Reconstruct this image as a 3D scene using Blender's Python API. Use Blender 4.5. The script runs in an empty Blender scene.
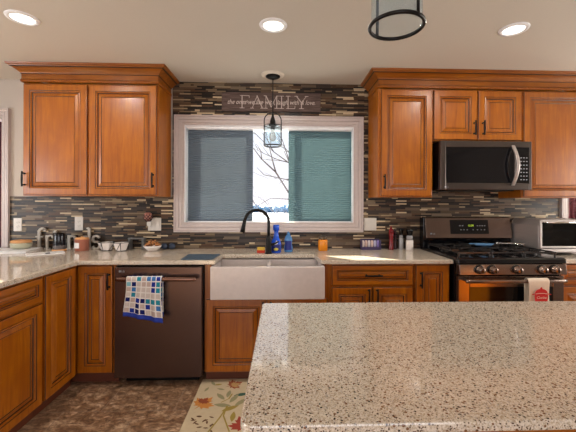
import bpy, bmesh, math, random
from mathutils import Vector, Matrix
PI = math.pi
R = math.radians
C = bpy.context.scene.collection
sc = bpy.context.scene

# ------------------------------------------------------------------ camera, world, sun, exposure
cam_d = bpy.data.cameras.new('camera')
cam = bpy.data.objects.new('camera', cam_d); C.objects.link(cam)
cam_d.sensor_width = 36.0; cam_d.lens = 36.0*335.0/576.0
cam_d.shift_x = -0.0099; cam_d.shift_y = -0.0226
cam_d.clip_start = 0.05; cam_d.clip_end = 2000
cam.matrix_world = (Matrix.Translation((0, -3.1, 1.335)) @ Matrix.Rotation(R(-2.0), 4, 'Z')
                    @ Matrix.Rotation(R(90), 4, 'X') @ Matrix.Rotation(R(0.2), 4, 'Z'))
sc.camera = cam

world = bpy.data.worlds.new('world'); sc.world = world; world.use_nodes = True
wn = world.node_tree.nodes; wl = world.node_tree.links
bgn = wn['Background']
tc = wn.new('ShaderNodeTexCoord'); sp = wn.new('ShaderNodeSeparateXYZ'); rp = wn.new('ShaderNodeValToRGB')
wl.new(tc.outputs['Generated'], sp.inputs[0]); wl.new(sp.outputs['Z'], rp.inputs[0]); wl.new(rp.outputs[0], bgn.inputs[0])
rp.color_ramp.elements[0].position = 0.0; rp.color_ramp.elements[0].color = (0.86, 0.82, 0.86, 1)
rp.color_ramp.elements[1].position = 0.6; rp.color_ramp.elements[1].color = (0.55, 0.72, 0.98, 1)
e_ = rp.color_ramp.elements.new(0.2); e_.color = (0.84, 0.86, 0.93, 1)
bgn.inputs[1].default_value = 1.45

sun_d = bpy.data.lights.new('sun', 'SUN'); sun_d.energy = 60.0; sun_d.angle = R(0.6); sun_d.color = (1.0, 0.9, 0.68)
sun = bpy.data.objects.new('sun', sun_d); C.objects.link(sun)
sun.rotation_euler = Vector((-0.72, 0.60, 0.345)).to_track_quat('Z', 'Y').to_euler()

def area_light(name, loc, direction, sx, sy, power, color):
    d = bpy.data.lights.new(name, 'AREA'); d.shape = 'RECTANGLE'; d.size = sx; d.size_y = sy
    d.energy = power; d.color = color
    o = bpy.data.objects.new(name, d); C.objects.link(o); o.location = loc
    o.rotation_euler = (-Vector(direction)).to_track_quat('Z', 'Y').to_euler()
    return o
area_light('added_near_fill', (0.2, -5.98, 1.15), (0, 1, 0.02), 3.5, 2.1, 56, (0.98, 0.97, 1.0))  # added fill lamp outside the invented patio opening behind the camera
area_light('added_left_fill', (-4.36, -2.6, 1.35), (1, 0, 0.0), 2.5, 1.5, 100, (0.95, 0.97, 1.0))  # added fill lamp outside an invented window in the left wall
area_light('added_right_fill', (4.16, -1.35, 1.4), (-1, 0, 0.0), 1.3, 1.4, 75, (1.0, 0.96, 0.90))  # added fill for the left run, set clear of the appliance reflections

sc.view_settings.view_transform = 'Standard'
sc.view_settings.look = 'None'
sc.view_settings.exposure = -0.14
sc.view_settings.gamma = 1.0
sc.view_settings.use_curve_mapping = False

# ------------------------------------------------------------------ materials
class NT:
    def __init__(s, name):
        s.m = bpy.data.materials.new(name); s.m.use_nodes = True
        s.n = s.m.node_tree.nodes; s.l = s.m.node_tree.links; s.p = s.n['Principled BSDF']
        s.out = s.n['Material Output']
    def add(s, t, **k):
        n = s.n.new('ShaderNode'+t)
        for a, v in k.items(): setattr(n, a, v)
        return n
    def set(s, **k):
        for a, v in k.items():
            s.p.inputs[a.replace('_', ' ')].default_value = v
    def coord(s, scale=(1, 1, 1), kind='Object', rot=(0, 0, 0)):
        t = s.add('TexCoord'); mp = s.add('Mapping'); s.l.new(t.outputs[kind], mp.inputs[0])
        mp.inputs['Scale'].default_value = scale; mp.inputs['Rotation'].default_value = rot
        return mp.outputs[0]
    def noise(s, co, scale=5, detail=4, rough=0.55, dist=0):
        n = s.add('TexNoise'); s.l.new(co, n.inputs['Vector']); n.inputs['Scale'].default_value = scale
        n.inputs['Detail'].default_value = detail; n.inputs['Roughness'].default_value = rough
        n.inputs['Distortion'].default_value = dist
        return n.outputs['Fac']
    def ramp(s, fac, stops, interp='LINEAR'):
        r = s.add('ValToRGB'); s.l.new(fac, r.inputs[0]); r.color_ramp.interpolation = interp
        el = r.color_ramp.elements
        el[0].position, el[0].color = stops[0][0], tuple(stops[0][1])+(1,)
        el[1].position, el[1].color = stops[-1][0], tuple(stops[-1][1])+(1,)
        for p, c in stops[1:-1]:
            e = el.new(p); e.color = tuple(c)+(1,)
        return r.outputs[0]
    def mix(s, fac, a, b, bt='MIX'):
        m = s.add('Mix', data_type='RGBA', blend_type=bt)
        if isinstance(fac, (int, float)): m.inputs[0].default_value = fac
        else: s.l.new(fac, m.inputs[0])
        for i, v in ((6, a), (7, b)):
            if isinstance(v, tuple): m.inputs[i].default_value = v+(1,)
            else: s.l.new(v, m.inputs[i])
        return m.outputs[2]
    def bump(s, h, strength=0.2, dist=0.01):
        b = s.add('Bump'); s.l.new(h, b.inputs['Height']); b.inputs['Strength'].default_value = strength
        b.inputs['Distance'].default_value = dist; s.l.new(b.outputs[0], s.p.inputs['Normal'])
    def col(s, c): s.l.new(c, s.p.inputs['Base Color'])
def g(v): return tuple(((x/255.0)/12.92 if x/255.0 <= 0.04045 else ((x/255.0+0.055)/1.055)**2.4) for x in v)

def plain(name, rgb, rough=0.5, metal=0.0, **k):
    t = NT(name); t.set(Base_Color=g(rgb)+(1,), Roughness=rough, Metallic=metal)
    co = t.coord(); f = t.noise(co, 30, 3)
    c = t.mix(f, tuple(x*0.9 for x in g(rgb)), tuple(min(1, x*1.1) for x in g(rgb))); t.col(c)
    for a, v in k.items(): t.p.inputs[a.replace('_', ' ')].default_value = v
    return t.m
def wood(name, horizontal=False, tint=1.0):
    t = NT(name)
    sc_ = (1.0, 14, 14) if horizontal else (14, 14, 1.0)
    co = t.coord(sc_)
    f = t.noise(co, 2.2, 6, 0.62, 1.2)
    f2 = t.noise(t.coord(), 5, 3, 0.5, 0.6)
    c1 = t.ramp(f, [(0.2, g((116, 60, 24))), (0.45, g((166, 98, 46))), (0.62, g((186, 118, 60))), (0.85, g((212, 146, 84)))])
    c = t.mix(t.ramp(f2, [(0.35, (0, 0, 0)), (0.75, (0.8, 0.8, 0.8))]), c1, g((150, 84, 38)), 'MIX')
    m = t.add('HueSaturation'); t.l.new(c, m.inputs['Color']); m.inputs['Value'].default_value = tint*0.84
    m.inputs['Saturation'].default_value = 1.22
    t.col(m.outputs[0]); t.set(Roughness=0.36, Coat_Weight=0.22, Coat_Roughness=0.15)
    t.bump(f, 0.04, 0.002)
    return t.m
M = {}
M['wood'] = wood('cherry_wood'); M['woodh'] = wood('cherry_wood_level_grain', True)
M['crownwood'] = wood('dark_cherry_wood', True, 0.78)
M['glaze'] = plain('dark_glaze', (44, 20, 10), 0.4)
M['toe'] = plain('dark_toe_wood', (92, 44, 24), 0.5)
M['toe2'] = plain('shaded_oven_lining', (44, 42, 42), 0.5)  # interior shade put into the lining colour behind the toaster glass
M['black'] = plain('matt_black_metal', (22, 20, 20), 0.35, 0.6)
M['blackg'] = plain('gloss_black', (10, 10, 13), 0.08)
M['white'] = plain('white_trim_paint', (190, 177, 173), 0.35)
M['whiteb'] = plain('white_vinyl', (238, 238, 240), 0.3)
M['ceramic'] = plain('white_fireclay', (200, 190, 186), 0.12, Coat_Weight=0.5)
M['plate'] = plain('white_plastic_plate', (206, 200, 192), 0.35)
M['platedark'] = plain('grey_slot_plastic', (120, 116, 112), 0.4)
M['grate'] = plain('cast_iron_grate', (58, 55, 54), 0.25, 0.5)
M['chrome'] = plain('polished_chrome', (215, 212, 208), 0.12, 1.0)
M['glasst'] = None

def steel(name, rgb, rough=0.3, scale=(2, 2, 120)):
    t = NT(name); co = t.coord(scale); f = t.noise(co, 3, 3)
    t.col(t.mix(f, tuple(x*0.82 for x in g(rgb)), tuple(x*1.15 for x in g(rgb))))
    t.set(Metallic=0.92 if 'light' not in name else 0.7, Roughness=rough if 'light' not in name else 0.36); t.bump(f, 0.03, 0.001)
    return t.m
M['dwsteel'] = steel('dark_bronze_steel', (100, 82, 77), 0.27, (120, 2, 2))
M['steel'] = steel('graphite_steel', (96, 87, 82), 0.3)
M['dwh'] = steel('bronze_handle_steel', (128, 98, 86), 0.25)
M['steell'] = steel('light_brushed_steel', (186, 178, 174), 0.24)
M['steelh'] = steel('warm_handle_steel', (134, 116, 106), 0.2)

def stone(name):
    t = NT(name); co = t.coord()
    v1 = t.add('TexVoronoi'); t.l.new(co, v1.inputs['Vector']); v1.inputs['Scale'].default_value = 290
    v2 = t.add('TexVoronoi'); t.l.new(co, v2.inputs['Vector']); v2.inputs['Scale'].default_value = 165
    v3 = t.add('TexVoronoi'); t.l.new(co, v3.inputs['Vector']); v3.inputs['Scale'].default_value = 520
    def chan(v, i=0):
        s_ = t.add('SeparateColor'); t.l.new(v.outputs['Color'], s_.inputs[0]); return s_.outputs[i]
    base = t.ramp(chan(v1), [(0.0, g((214, 202, 184))), (0.42, g((196, 182, 162))), (0.6, g((172, 154, 130))),
                             (0.74, g((224, 214, 202))), (0.86, g((166, 144, 118))), (0.94, g((150, 146, 142)))], 'CONSTANT')
    fine = t.ramp(chan(v3), [(0.0, g((222, 212, 198))), (0.5, g((198, 182, 160))), (0.8, g((140, 118, 96))), (0.93, g((92, 74, 62)))], 'CONSTANT')
    c = t.mix(0.42, base, fine)
    def speck(v, thr, ci, size):
        a = t.add('Math', operation='GREATER_THAN'); t.l.new(chan(v, ci), a.inputs[0]); a.inputs[1].default_value = thr
        b = t.add('Math', operation='LESS_THAN'); t.l.new(v.outputs['Distance'], b.inputs[0]); b.inputs[1].default_value = size
        m_ = t.add('Math', operation='MULTIPLY'); t.l.new(a.outputs[0], m_.inputs[0]); t.l.new(b.outputs[0], m_.inputs[1])
        return m_.outputs[0]
    c = t.mix(speck(v1, 0.88, 1, 0.5), c, g((92, 72, 58)))
    c = t.mix(speck(v2, 0.925, 1, 0.42), c, g((52, 42, 38)))
    c = t.mix(speck(v2, 0.95, 2, 0.5), c, g((122, 86, 58)))
    t.col(c); t.set(Roughness=0.055, Specular_IOR_Level=0.95)
    return t.m
M['stone'] = stone('speckled_quartz')

def tiles():
    t = NT('linear_mosaic_tile')
    tcn = t.add('TexCoord'); s_ = t.add('SeparateXYZ'); t.l.new(tcn.outputs['Object'], s_.inputs[0])
    cb = t.add('CombineXYZ'); t.l.new(s_.outputs['X'], cb.inputs[0]); t.l.new(s_.outputs['Z'], cb.inputs[1])
    def brick(w, h, off, sq, seedshift):
        b = t.add('TexBrick'); mp = t.add('Mapping'); t.l.new(cb.outputs[0], mp.inputs[0]); mp.inputs['Location'].default_value = seedshift
        t.l.new(mp.outputs[0], b.inputs['Vector'])
        b.offset = off; b.offset_frequency = 2; b.squash = sq; b.squash_frequency = 3
        b.inputs['Color1'].default_value = (0, 0, 0, 1); b.inputs['Color2'].default_value = (1, 1, 1, 1)
        b.inputs['Mortar'].default_value = (0.5, 0.5, 0.5, 1)
        b.inputs['Scale'].default_value = 1.0; b.inputs['Mortar Size'].default_value = 0.0007
        b.inputs['Brick Width'].default_value = w; b.inputs['Row Height'].default_value = h
        return b
    b1 = brick(0.100, 0.0135, 0.37, 1.6, (0.3, 0, 0)); b2 = brick(0.140, 0.027, 0.61, 1.35, (0.11, 0, 0))
    pal = [(0.0, g((22, 17, 14))), (0.19, g((104, 86, 68))), (0.29, g((58, 47, 40))), (0.36, g((140, 124, 102))), (0.48, g((92, 68, 50))),
           (0.57, g((32, 27, 25))), (0.68, g((172, 156, 130))), (0.76, g((112, 94, 78))), (0.83, g((214, 200, 176))), (0.91, g((78, 56, 40)))]
    c1 = t.ramp(b1.outputs['Color'], pal, 'CONSTANT')
    c2 = t.ramp(b2.outputs['Color'], [(0.0, g((36, 28, 24))), (0.2, g((112, 98, 84))), (0.4, g((66, 56, 50))), (0.65, g((90, 76, 60))), (0.85, g((132, 118, 100)))], 'CONSTANT')
    # some double-height tiles take the place of two thin ones
    sel = t.add('Math', operation='GREATER_THAN'); sc2 = t.add('SeparateColor'); t.l.new(b2.outputs['Color'], sc2.inputs[0])
    sn = t.add('Math', operation='FRACT'); mu = t.add('Math', operation='MULTIPLY'); t.l.new(sc2.outputs[0], mu.inputs[0]); mu.inputs[1].default_value = 17.3
    t.l.new(mu.outputs[0], sn.inputs[0]); t.l.new(sn.outputs[0], sel.inputs[0]); sel.inputs[1].default_value = 0.76
    c = t.mix(sel.outputs[0], c1, c2)
    mm = t.add('Mix', data_type='FLOAT'); t.l.new(sel.outputs[0], mm.inputs[0]); t.l.new(b1.outputs['Fac'], mm.inputs[2]); t.l.new(b2.outputs['Fac'], mm.inputs[3])
    nf = t.noise(t.coord((12, 12, 60)), 6, 4)
    c = t.mix(0.3, c, t.mix(nf, g((40, 32, 26)), g((170, 152, 130))), 'OVERLAY')
    c = t.mix(mm.outputs[0], c, g((78, 66, 56)))
    hs = t.add('HueSaturation'); t.l.new(c, hs.inputs['Color']); hs.inputs['Saturation'].default_value = 1.1; hs.inputs['Value'].default_value = 0.9
    t.col(hs.outputs[0]); t.set(Roughness=0.4, Specular_IOR_Level=0.35)
    inv = t.add('Math', operation='SUBTRACT'); inv.inputs[0].default_value = 1; t.l.new(mm.outputs[0], inv.inputs[1])
    t.bump(inv.outputs[0], 0.5, 0.002)
    return t.m
M['tile'] = tiles()

def floor_mat():
    t = NT('slate_vinyl_floor'); co = t.coord(rot=(0, 0, 0.35))
    f = t.noise(co, 11, 9, 0.7, 1.0); f2 = t.noise(t.coord((1, 2.4, 1), rot=(0, 0, 0.6)), 22, 6, 0.7, 0.8)
    c = t.ramp(f, [(0.32, g((66, 46, 34))), (0.44, g((132, 100, 74))), (0.54, g((168, 136, 106))), (0.68, g((214, 186, 154)))])
    c = t.mix(t.ramp(f2, [(0.42, (0, 0, 0)), (0.66, (1, 1, 1))]), c, g((94, 70, 54)))
    b = t.add('TexBrick'); t.l.new(t.coord(), b.inputs['Vector']); b.offset = 0.5
    b.inputs['Scale'].default_value = 1; b.inputs['Brick Width'].default_value = 0.46; b.inputs['Row Height'].default_value = 0.46
    b.inputs['Mortar Size'].default_value = 0.003; b.inputs['Mortar Smooth'].default_value = 0.4
    c = t.mix(b.outputs['Fac'], c, g((142, 122, 104)))
    t.col(c); t.set(Roughness=0.38); t.bump(f, 0.15, 0.004)
    return t.m
M['floor'] = floor_mat()
def paint(name, rgb, bump=0.08):
    t = NT(name); co = t.coord(); f = t.noise(co, 90, 4)
    t.col(t.mix(f, tuple(x*0.97 for x in g(rgb)), tuple(x*1.03 for x in g(rgb)))); t.set(Roughness=0.85); t.bump(f, bump, 0.003)
    return t.m
M['ceil'] = paint('ceiling_paint', (202, 194, 182), 0.2)
M['wall'] = paint('greige_wall_paint', (186, 176, 166), 0.05)

def glassm(name, tint, refl_rough=0.02, body=0.0, bodycol=(1, 1, 1)):
    t = NT(name); t.n.remove(t.p)
    tr = t.add('BsdfTransparent'); tr.inputs[0].default_value = tint+(1,)
    gl = t.add('BsdfGlossy'); gl.inputs['Roughness'].default_value = refl_rough
    fr = t.add('Fresnel'); ge = t.add('NewGeometry'); io = t.add('Mix', data_type='FLOAT')
    io.inputs[2].default_value = 1.45; io.inputs[3].default_value = 1/1.45
    t.l.new(ge.outputs['Backfacing'], io.inputs[0]); t.l.new(io.outputs[0], fr.inputs[0])
    m = t.add('MixShader'); t.l.new(fr.outputs[0], m.inputs[0]); t.l.new(tr.outputs[0], m.inputs[1]); t.l.new(gl.outputs[0], m.inputs[2])
    last = m
    if body > 0:
        d = t.add('BsdfDiffuse'); d.inputs[0].default_value = bodycol+(1,)
        m2 = t.add('MixShader'); m2.inputs[0].default_value = body; t.l.new(m.outputs[0], m2.inputs[1]); t.l.new(d.outputs[0], m2.inputs[2]); last = m2
    t.l.new(last.outputs[0], t.out.inputs[0])
    return t.m
M['glass'] = glassm('clear_pane_glass', (0.97, 0.98, 0.98))
M['pglass'] = glassm('sky_tinted_seeded_glass', (0.83, 0.91, 0.95), 0.05, 0.05, (0.7, 0.82, 0.92))  # blue of the window backdrop tinted into otherwise clear glass
M['ovenglass'] = glassm('smoked_glass', (0.25, 0.25, 0.27))
M['toastglass'] = glassm('toaster_glass', (0.42, 0.45, 0.45))

def shade_mat(name, rgb, tr):
    t = NT(name); t.n.remove(t.p)
    f = t.noise(t.coord((2, 2, 90)), 4, 3); c = t.mix(f, tuple(x*0.8 for x in g(rgb)), tuple(x*1.15 for x in g(rgb)))
    d = t.add('BsdfDiffuse'); t.l.new(c, d.inputs[0])
    s_ = t.add('BsdfTranslucent'); t.l.new(c, s_.inputs[0])
    m = t.add('MixShader'); m.inputs[0].default_value = tr
    t.l.new(d.outputs[0], m.inputs[1]); t.l.new(s_.outputs[0], m.inputs[2]); t.l.new(m.outputs[0], t.out.inputs[0])
    return t.m
M['shadeL'] = shade_mat('slate_blue_shade_fabric', (108, 120, 132), 0.06)
M['shadeR'] = shade_mat('sea_green_shade_fabric', (96, 122, 130), 0.085)

def emis(name, rgb, strength):
    t = NT(name); t.set(Base_Color=g(rgb)+(1,), Roughness=0.5)
    t.p.inputs['Emission Color'].default_value = g(rgb)+(1,); t.p.inputs['Emission Strength'].default_value = strength
    return t.m
M['lens'] = emis('downlight_lens', (255, 250, 240), 3.5)
M['display'] = emis('green_display_digits', (190, 220, 60), 0.9)
M['marking'] = plain('pale_printed_marks', (150, 152, 156), 0.4)

def towel_mat():
    t = NT('checked_tea_towel_cotton')
    uv = t.add('TexCoord'); mp = t.add('Mapping'); t.l.new(uv.outputs['UV'], mp.inputs[0]); mp.inputs['Scale'].default_value = (1/0.034, 1/0.035, 1)
    fl = t.add('VectorMath', operation='FLOOR'); t.l.new(mp.outputs[0], fl.inputs[0])
    fr = t.add('VectorMath', operation='FRACTION'); t.l.new(mp.outputs[0], fr.inputs[0])
    wn_ = t.add('TexWhiteNoise', noise_dimensions='2D'); t.l.new(fl.outputs[0], wn_.inputs['Vector'])
    s_ = t.add('SeparateXYZ'); t.l.new(fr.outputs[0], s_.inputs[0])
    def inside(o):
        a = t.add('Math', operation='SUBTRACT'); t.l.new(o, a.inputs[0]); a.inputs[1].default_value = 0.5
        b = t.add('Math', operation='ABSOLUTE'); t.l.new(a.outputs[0], b.inputs[0])
        c = t.add('Math', operation='LESS_THAN'); t.l.new(b.outputs[0], c.inputs[0]); c.inputs[1].default_value = 0.4; return c.outputs[0]
    mu = t.add('Math', operation='MULTIPLY'); t.l.new(inside(s_.outputs['X']), mu.inputs[0]); t.l.new(inside(s_.outputs['Y']), mu.inputs[1])
    c = t.ramp(wn_.outputs['Value'], [(0, g((190, 180, 174))), (0.28, g((178, 160, 152))), (0.40, g((34, 50, 140))), (0.56, g((38, 128, 150))), (0.70, g((22, 30, 92))), (0.84, g((60, 110, 170))), (0.93, g((120, 175, 190)))], 'CONSTANT')
    t.col(t.mix(mu.outputs[0], g((214, 210, 206)), c)); t.set(Roughness=0.9)
    t.p.inputs['Specular IOR Level'].default_value = 0.1
    return t.m
M['towel'] = towel_mat()
M['hem'] = plain('royal_blue_hem', (26, 52, 150), 0.9)
M['linen'] = plain('cream_linen', (214, 200, 182), 0.95)
M['red'] = plain('red_print', (190, 24, 24), 0.8)
M['rugbase'] = plain('cream_rug_weave', (192, 176, 146), 0.95)
M['rugedge'] = plain('tan_rug_binding', (168, 150, 112), 0.95)

# ------------------------------------------------------------------ mesh helpers
def newbm(): return bmesh.new()
def box(bm, x0, x1, y0, y1, z0, z1, mi=0):
    v = [bm.verts.new(p) for p in ((x0, y0, z0), (x1, y0, z0), (x1, y1, z0), (x0, y1, z0), (x0, y0, z1), (x1, y0, z1), (x1, y1, z1), (x0, y1, z1))]
    for f in ((0, 3, 2, 1), (4, 5, 6, 7), (0, 1, 5, 4), (1, 2, 6, 5), (2, 3, 7, 6), (3, 0, 4, 7)):
        bm.faces.new([v[i] for i in f]).material_index = mi
    return v
def loft(bm, rings, closed=True, cap=True, mi=0, mis=None):
    vr = [[bm.verts.new(p) for p in r] for r in rings]
    n = len(vr[0])
    for k in range(len(vr)-1):
        for i in range(n if closed else n-1):
            j = (i+1) % n
            f = bm.faces.new((vr[k][i], vr[k][j], vr[k+1][j], vr[k+1][i])); f.material_index = mis[k] if mis else mi; f.smooth = True
    if cap and closed:
        a = bm.faces.new(list(reversed(vr[0]))); a.material_index = mis[0] if mis else mi
        b = bm.faces.new(vr[-1]); b.material_index = mis[-1] if mis else mi
    return vr
def lathe(bm, prof, c=(0, 0, 0), seg=28, mi=0, mis=None, axis='Z', cap=True, sx=1, sy=1):
    rings = []
    for r, h in prof:
        ring = []
        for i in range(seg):
            a = 2*PI*i/seg; u, v = math.cos(a)*max(r, 1e-4)*sx, math.sin(a)*max(r, 1e-4)*sy
            p = {'Z': (u, v, h), 'Y': (u, h, v), 'X': (h, u, v)}[axis]
            ring.append((c[0]+p[0], c[1]+p[1], c[2]+p[2]))
        rings.append(ring)
    return loft(bm, rings, True, cap, mi, mis)
def tube(bm, pts, r, seg=10, mi=0, cap=True):
    pts = [Vector(p) for p in pts]; n = len(pts); rs = r if isinstance(r, (list, tuple)) else [r]*n
    up = None; rings = []
    for i in range(n):
        d = (pts[min(i+1, n-1)]-pts[max(i-1, 0)]).normalized()
        if up is None:
            up = Vector((0, 0, 1)) if abs(d.z) < 0.9 else Vector((1, 0, 0))
        a = d.cross(up).normalized(); up = a.cross(d).normalized()
        rings.append([tuple(pts[i]+(a*math.cos(2*PI*k/seg)+up*math.sin(2*PI*k/seg))*rs[i]) for k in range(seg)])
    return loft(bm, rings, True, cap, mi)
def prism(bm, poly, y0, y1, mi=0, plane='XZ'):
    def P(u, v, w): return {'XZ': (u, w, v), 'XY': (u, v, w), 'YZ': (w, u, v)}[plane]
    a = [bm.verts.new(P(u, v, y0)) for u, v in poly]; b = [bm.verts.new(P(u, v, y1)) for u, v in poly]
    n = len(poly)
    bm.faces.new(a).material_index = mi; bm.faces.new(list(reversed(b))).material_index = mi
    for i in range(n): bm.faces.new((a[i], b[i], b[(i+1) % n], a[(i+1) % n])).material_index = mi
def ribbon(bm, pts, w, y0, y1, mi=0):
    """thick pen stroke in the XZ plane"""
    ps = [Vector((p[0], p[1])) for p in pts]; n = len(ps); L = []; Rr = []
    for i in range(n):
        d = (ps[min(i+1, n-1)]-ps[max(i-1, 0)]).normalized(); nn = Vector((-d.y, d.x))
        ww = (w[i] if isinstance(w, (list, tuple)) else w)/2
        L.append(ps[i]+nn*ww); Rr.append(ps[i]-nn*ww)
    a = [[bm.verts.new((q.x, y0, q.y)) for q in L], [bm.verts.new((q.x, y0, q.y)) for q in Rr]]
    b = [[bm.verts.new((q.x, y1, q.y)) for q in L], [bm.verts.new((q.x, y1, q.y)) for q in Rr]]
    for i in range(n-1):
        for f in ((a[0][i], a[0][i+1], a[1][i+1], a[1][i]), (b[0][i], b[1][i], b[1][i+1], b[0][i+1]),
                  (a[0][i], b[0][i], b[0][i+1], a[0][i+1]), (a[1][i], a[1][i+1], b[1][i+1], b[1][i])):
            bm.faces.new(f).material_index = mi
    bm.faces.new((a[0][0], a[1][0], b[1][0], b[0][0])); bm.faces.new((a[0][-1], b[0][-1], b[1][-1], a[1][-1]))
def obj(name, bm, mats, parent=None, bev=0, smooth=False, loc=None):
    bmesh.ops.recalc_face_normals(bm, faces=bm.faces)
    me = bpy.data.meshes.new(name); bm.to_mesh(me); bm.free()
    for m in (mats if isinstance(mats, (list, tuple)) else [mats]): me.materials.append(m)
    if smooth:
        for p in me.polygons: p.use_smooth = True
    o = bpy.data.objects.new(name, me); C.objects.link(o)
    if loc: o.location = loc
    if parent: o.parent = parent
    if bev:
        b = o.modifiers.new('bevel', 'BEVEL'); b.width = bev; b.segments = 2; b.limit_method = 'ANGLE'; b.angle_limit = R(40)
    return o
def tag(o, label=None, cat=None, group=None, kind=None):
    if label: o['label'] = label
    if cat: o['category'] = cat
    if group: o['group'] = group
    if kind: o['kind'] = kind
    return o
def thing(name, label, cat, loc=(0, 0, 0), rotz=0, group=None, kind=None):
    o = bpy.data.objects.new(name, None); C.objects.link(o); o.empty_display_size = 0.05
    o.location = loc; o.rotation_euler = (0, 0, rotz); return tag(o, label, cat, group, kind)
def struct(name, bm, m, bev=0, label=None):
    o = obj(name, bm, m, None, bev); o['kind'] = 'structure'
    if label: o['label'] = label
    return o
def text(name, s, size, loc, mat, parent, ext=0.0006, rot=(R(90), 0, 0), shear=0, align='CENTER', wscale=1.0, bold=0):
    cu = bpy.data.curves.new(name, 'FONT'); cu.body = s; cu.size = size; cu.extrude = ext; cu.align_x = align; cu.shear = shear
    cu.resolution_u = 3; cu.offset = bold
    tmp = bpy.data.objects.new(name, cu); C.objects.link(tmp)
    bpy.context.view_layer.update()
    me = bpy.data.meshes.new_from_object(tmp.evaluated_get(bpy.context.evaluated_depsgraph_get()))
    bpy.data.objects.remove(tmp); me.materials.clear(); me.materials.append(mat)
    for v in me.vertices: v.co.x *= wscale
    o = bpy.data.objects.new(name, me); C.objects.link(o); o.location = loc; o.rotation_euler = rot
    if parent: o.parent = parent
    return o

# ------------------------------------------------------------------ the room
CZ = 2.437
b = newbm(); box(b, -4.3, 4.1, -5.9, 0.15, -0.1, 0.0); struct('floor', b, M['floor'])
b = newbm(); box(b, -4.3, 4.1, -5.9, 0.15, CZ, CZ+0.15); struct('ceiling', b, M['ceil'])
# far wall with three openings: window above the sink, glazed door at the left, window at the right
WX0, WX1, WZ0, WZ1 = -0.90, 0.672, 1.128, 2.052
DX0, DX1, DZ1 = -3.55, -2.511, 2.09
VX0, VX1, VZ0, VZ1 = 2.715, 3.55, 1.0, 2.1
b = newbm()
for x0, x1, z0, z1 in ((-4.3, DX0, 0, CZ), (DX0, DX1, DZ1, CZ), (DX1, WX0, 0, CZ), (WX0, WX1, 0, WZ0), (WX0, WX1, WZ1, CZ), (WX1, VX0, 0, CZ), (VX0, VX1, 0, VZ0), (VX0, VX1, VZ1, CZ), (VX1, 4.1, 0, CZ)):
    box(b, x0, x1, 0.0, 0.15, z0, z1)
struct('wall_back', b, M['wall'])
b = newbm()
for y0, y1, z0, z1 in ((-5.9, -3.8, 0, CZ), (-3.8, -1.4, 0, 0.65), (-3.8, -1.4, 2.05, CZ), (-1.4, 0.15, 0, CZ)): box(b, -4.3, -4.15, y0, y1, z0, z1)
struct('wall_left', b, M['wall'])
b = newbm()
for y0, y1, z0, z1 in ((-5.9, -1.95, 0, CZ), (-1.95, -0.75, 0, 0.75), (-1.95, -0.75, 2.05, CZ), (-0.75, 0.15, 0, CZ)): box(b, 3.95, 4.1, y0, y1, z0, z1)
struct('wall_right', b, M['wall'])
b = newbm()
for x0, x1, z0, z1 in ((-4.3, -1.5, 0, CZ), (-1.5, 1.9, 2.1, CZ), (1.9, 4.1, 0, CZ)): box(b, x0, x1, -5.9, -5.75, z0, z1)
struct('wall_near', b, M['wall'])
# tile backsplash
b = newbm(); TY = -0.009
box(b, -2.44, -1.0, TY, 0, 0.914, 1.385)
box(b, -1.0, WX0, TY, 0, 0.914, CZ); box(b, WX0, WX1, TY, 0, 0.914, WZ0); box(b, WX0, WX1, TY, 0, WZ1, CZ); box(b, WX1, 0.80, TY, 0, 0.914, CZ)
box(b, 0.80, 2.63, TY, 0, 0.914, 1.86)
struct('wall_backsplash', b, M['tile'])

def casing(name, x0, x1, z0, z1, w, sides='LRTB', d=0.032):
    """moulded picture-frame casing round an opening; x0..z1 is the outer edge"""
    b = newbm()
    prof = [(0, 0), (0, d), (0.010, d), (0.013, d-0.010), (0.018, d-0.005), (w*0.44, d-0.005), (w*0.48, d-0.015), (w*0.54, d-0.009), (w*0.76, d-0.010), (w*0.80, d-0.020), (w, d-0.017), (w, 0)]
    def ring(p): 
        o, h = p
        return [(x0+o, -h, z0+(o if 'B' in sides else 0)), (x1-o, -h, z0+(o if 'B' in sides else 0)), (x1-o, -h, z1-o), (x0+o, -h, z1-o)]
    vr = [[b.verts.new(q) for q in ring(p)] for p in prof]
    for k in range(len(prof)-1):
        for i in range(4):
            if i == 0 and 'B' not in sides: continue
            j = (i+1) % 4; b.faces.new((vr[k][i], vr[k][j], vr[k+1][j], vr[k+1][i]))
    return struct(name, b, M['white'])
w1 = casing('window_1', -0.981, 0.752, 1.067, 2.133, 0.088)
w1['label'] = 'white framed window above the sink'
def frame_rect(b, x0, x1, z0, z1, y0, y1, w, mi=0):
    box(b, x0, x0+w, y0, y1, z0, z1, mi); box(b, x1-w, x1, y0, y1, z0, z1, mi); box(b, x0+w, x1-w, y0, y1, z0, z0+w, mi); box(b, x0+w, x1-w, y0, y1, z1-w, z1, mi)
b = newbm()
frame_rect(b, WX0+0.0005, WX1-0.0005, WZ0+0.0005, WZ1-0.0005, -0.004, 0.145, 0.015)
frame_rect(b, WX0+0.0155, WX1-0.0155, WZ0+0.0155, WZ1-0.0155, 0.07, 0.12, 0.02)
obj('window_frame', b, M['whiteb'], w1, 0.002)
for x0, x1 in ((WX0+0.036, -0.335), (0.075, WX1-0.036)):
    b = newbm(); frame_rect(b, x0, x1, WZ0+0.036, WZ1-0.036, 0.075, 0.1, 0.04); sash = obj('sash', b, M['whiteb'], w1, 0.002)
    b = newbm(); box(b, x0+0.04, x1-0.04, 0.086, 0.089, WZ0+0.076, WZ1-0.076); obj('pane', b, M['glass'], sash)
b = newbm(); box(b, -0.333, 0.073, 0.096, 0.099, WZ0+0.036, WZ1-0.036); obj('pane', b, M['glass'], w1)
b = newbm(); box(b, WX0+0.02, WX1-0.02, 0.005, 0.03, 2.014, 2.036); obj('shade_rail', b, M['whiteb'], w1, 0.002)

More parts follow.
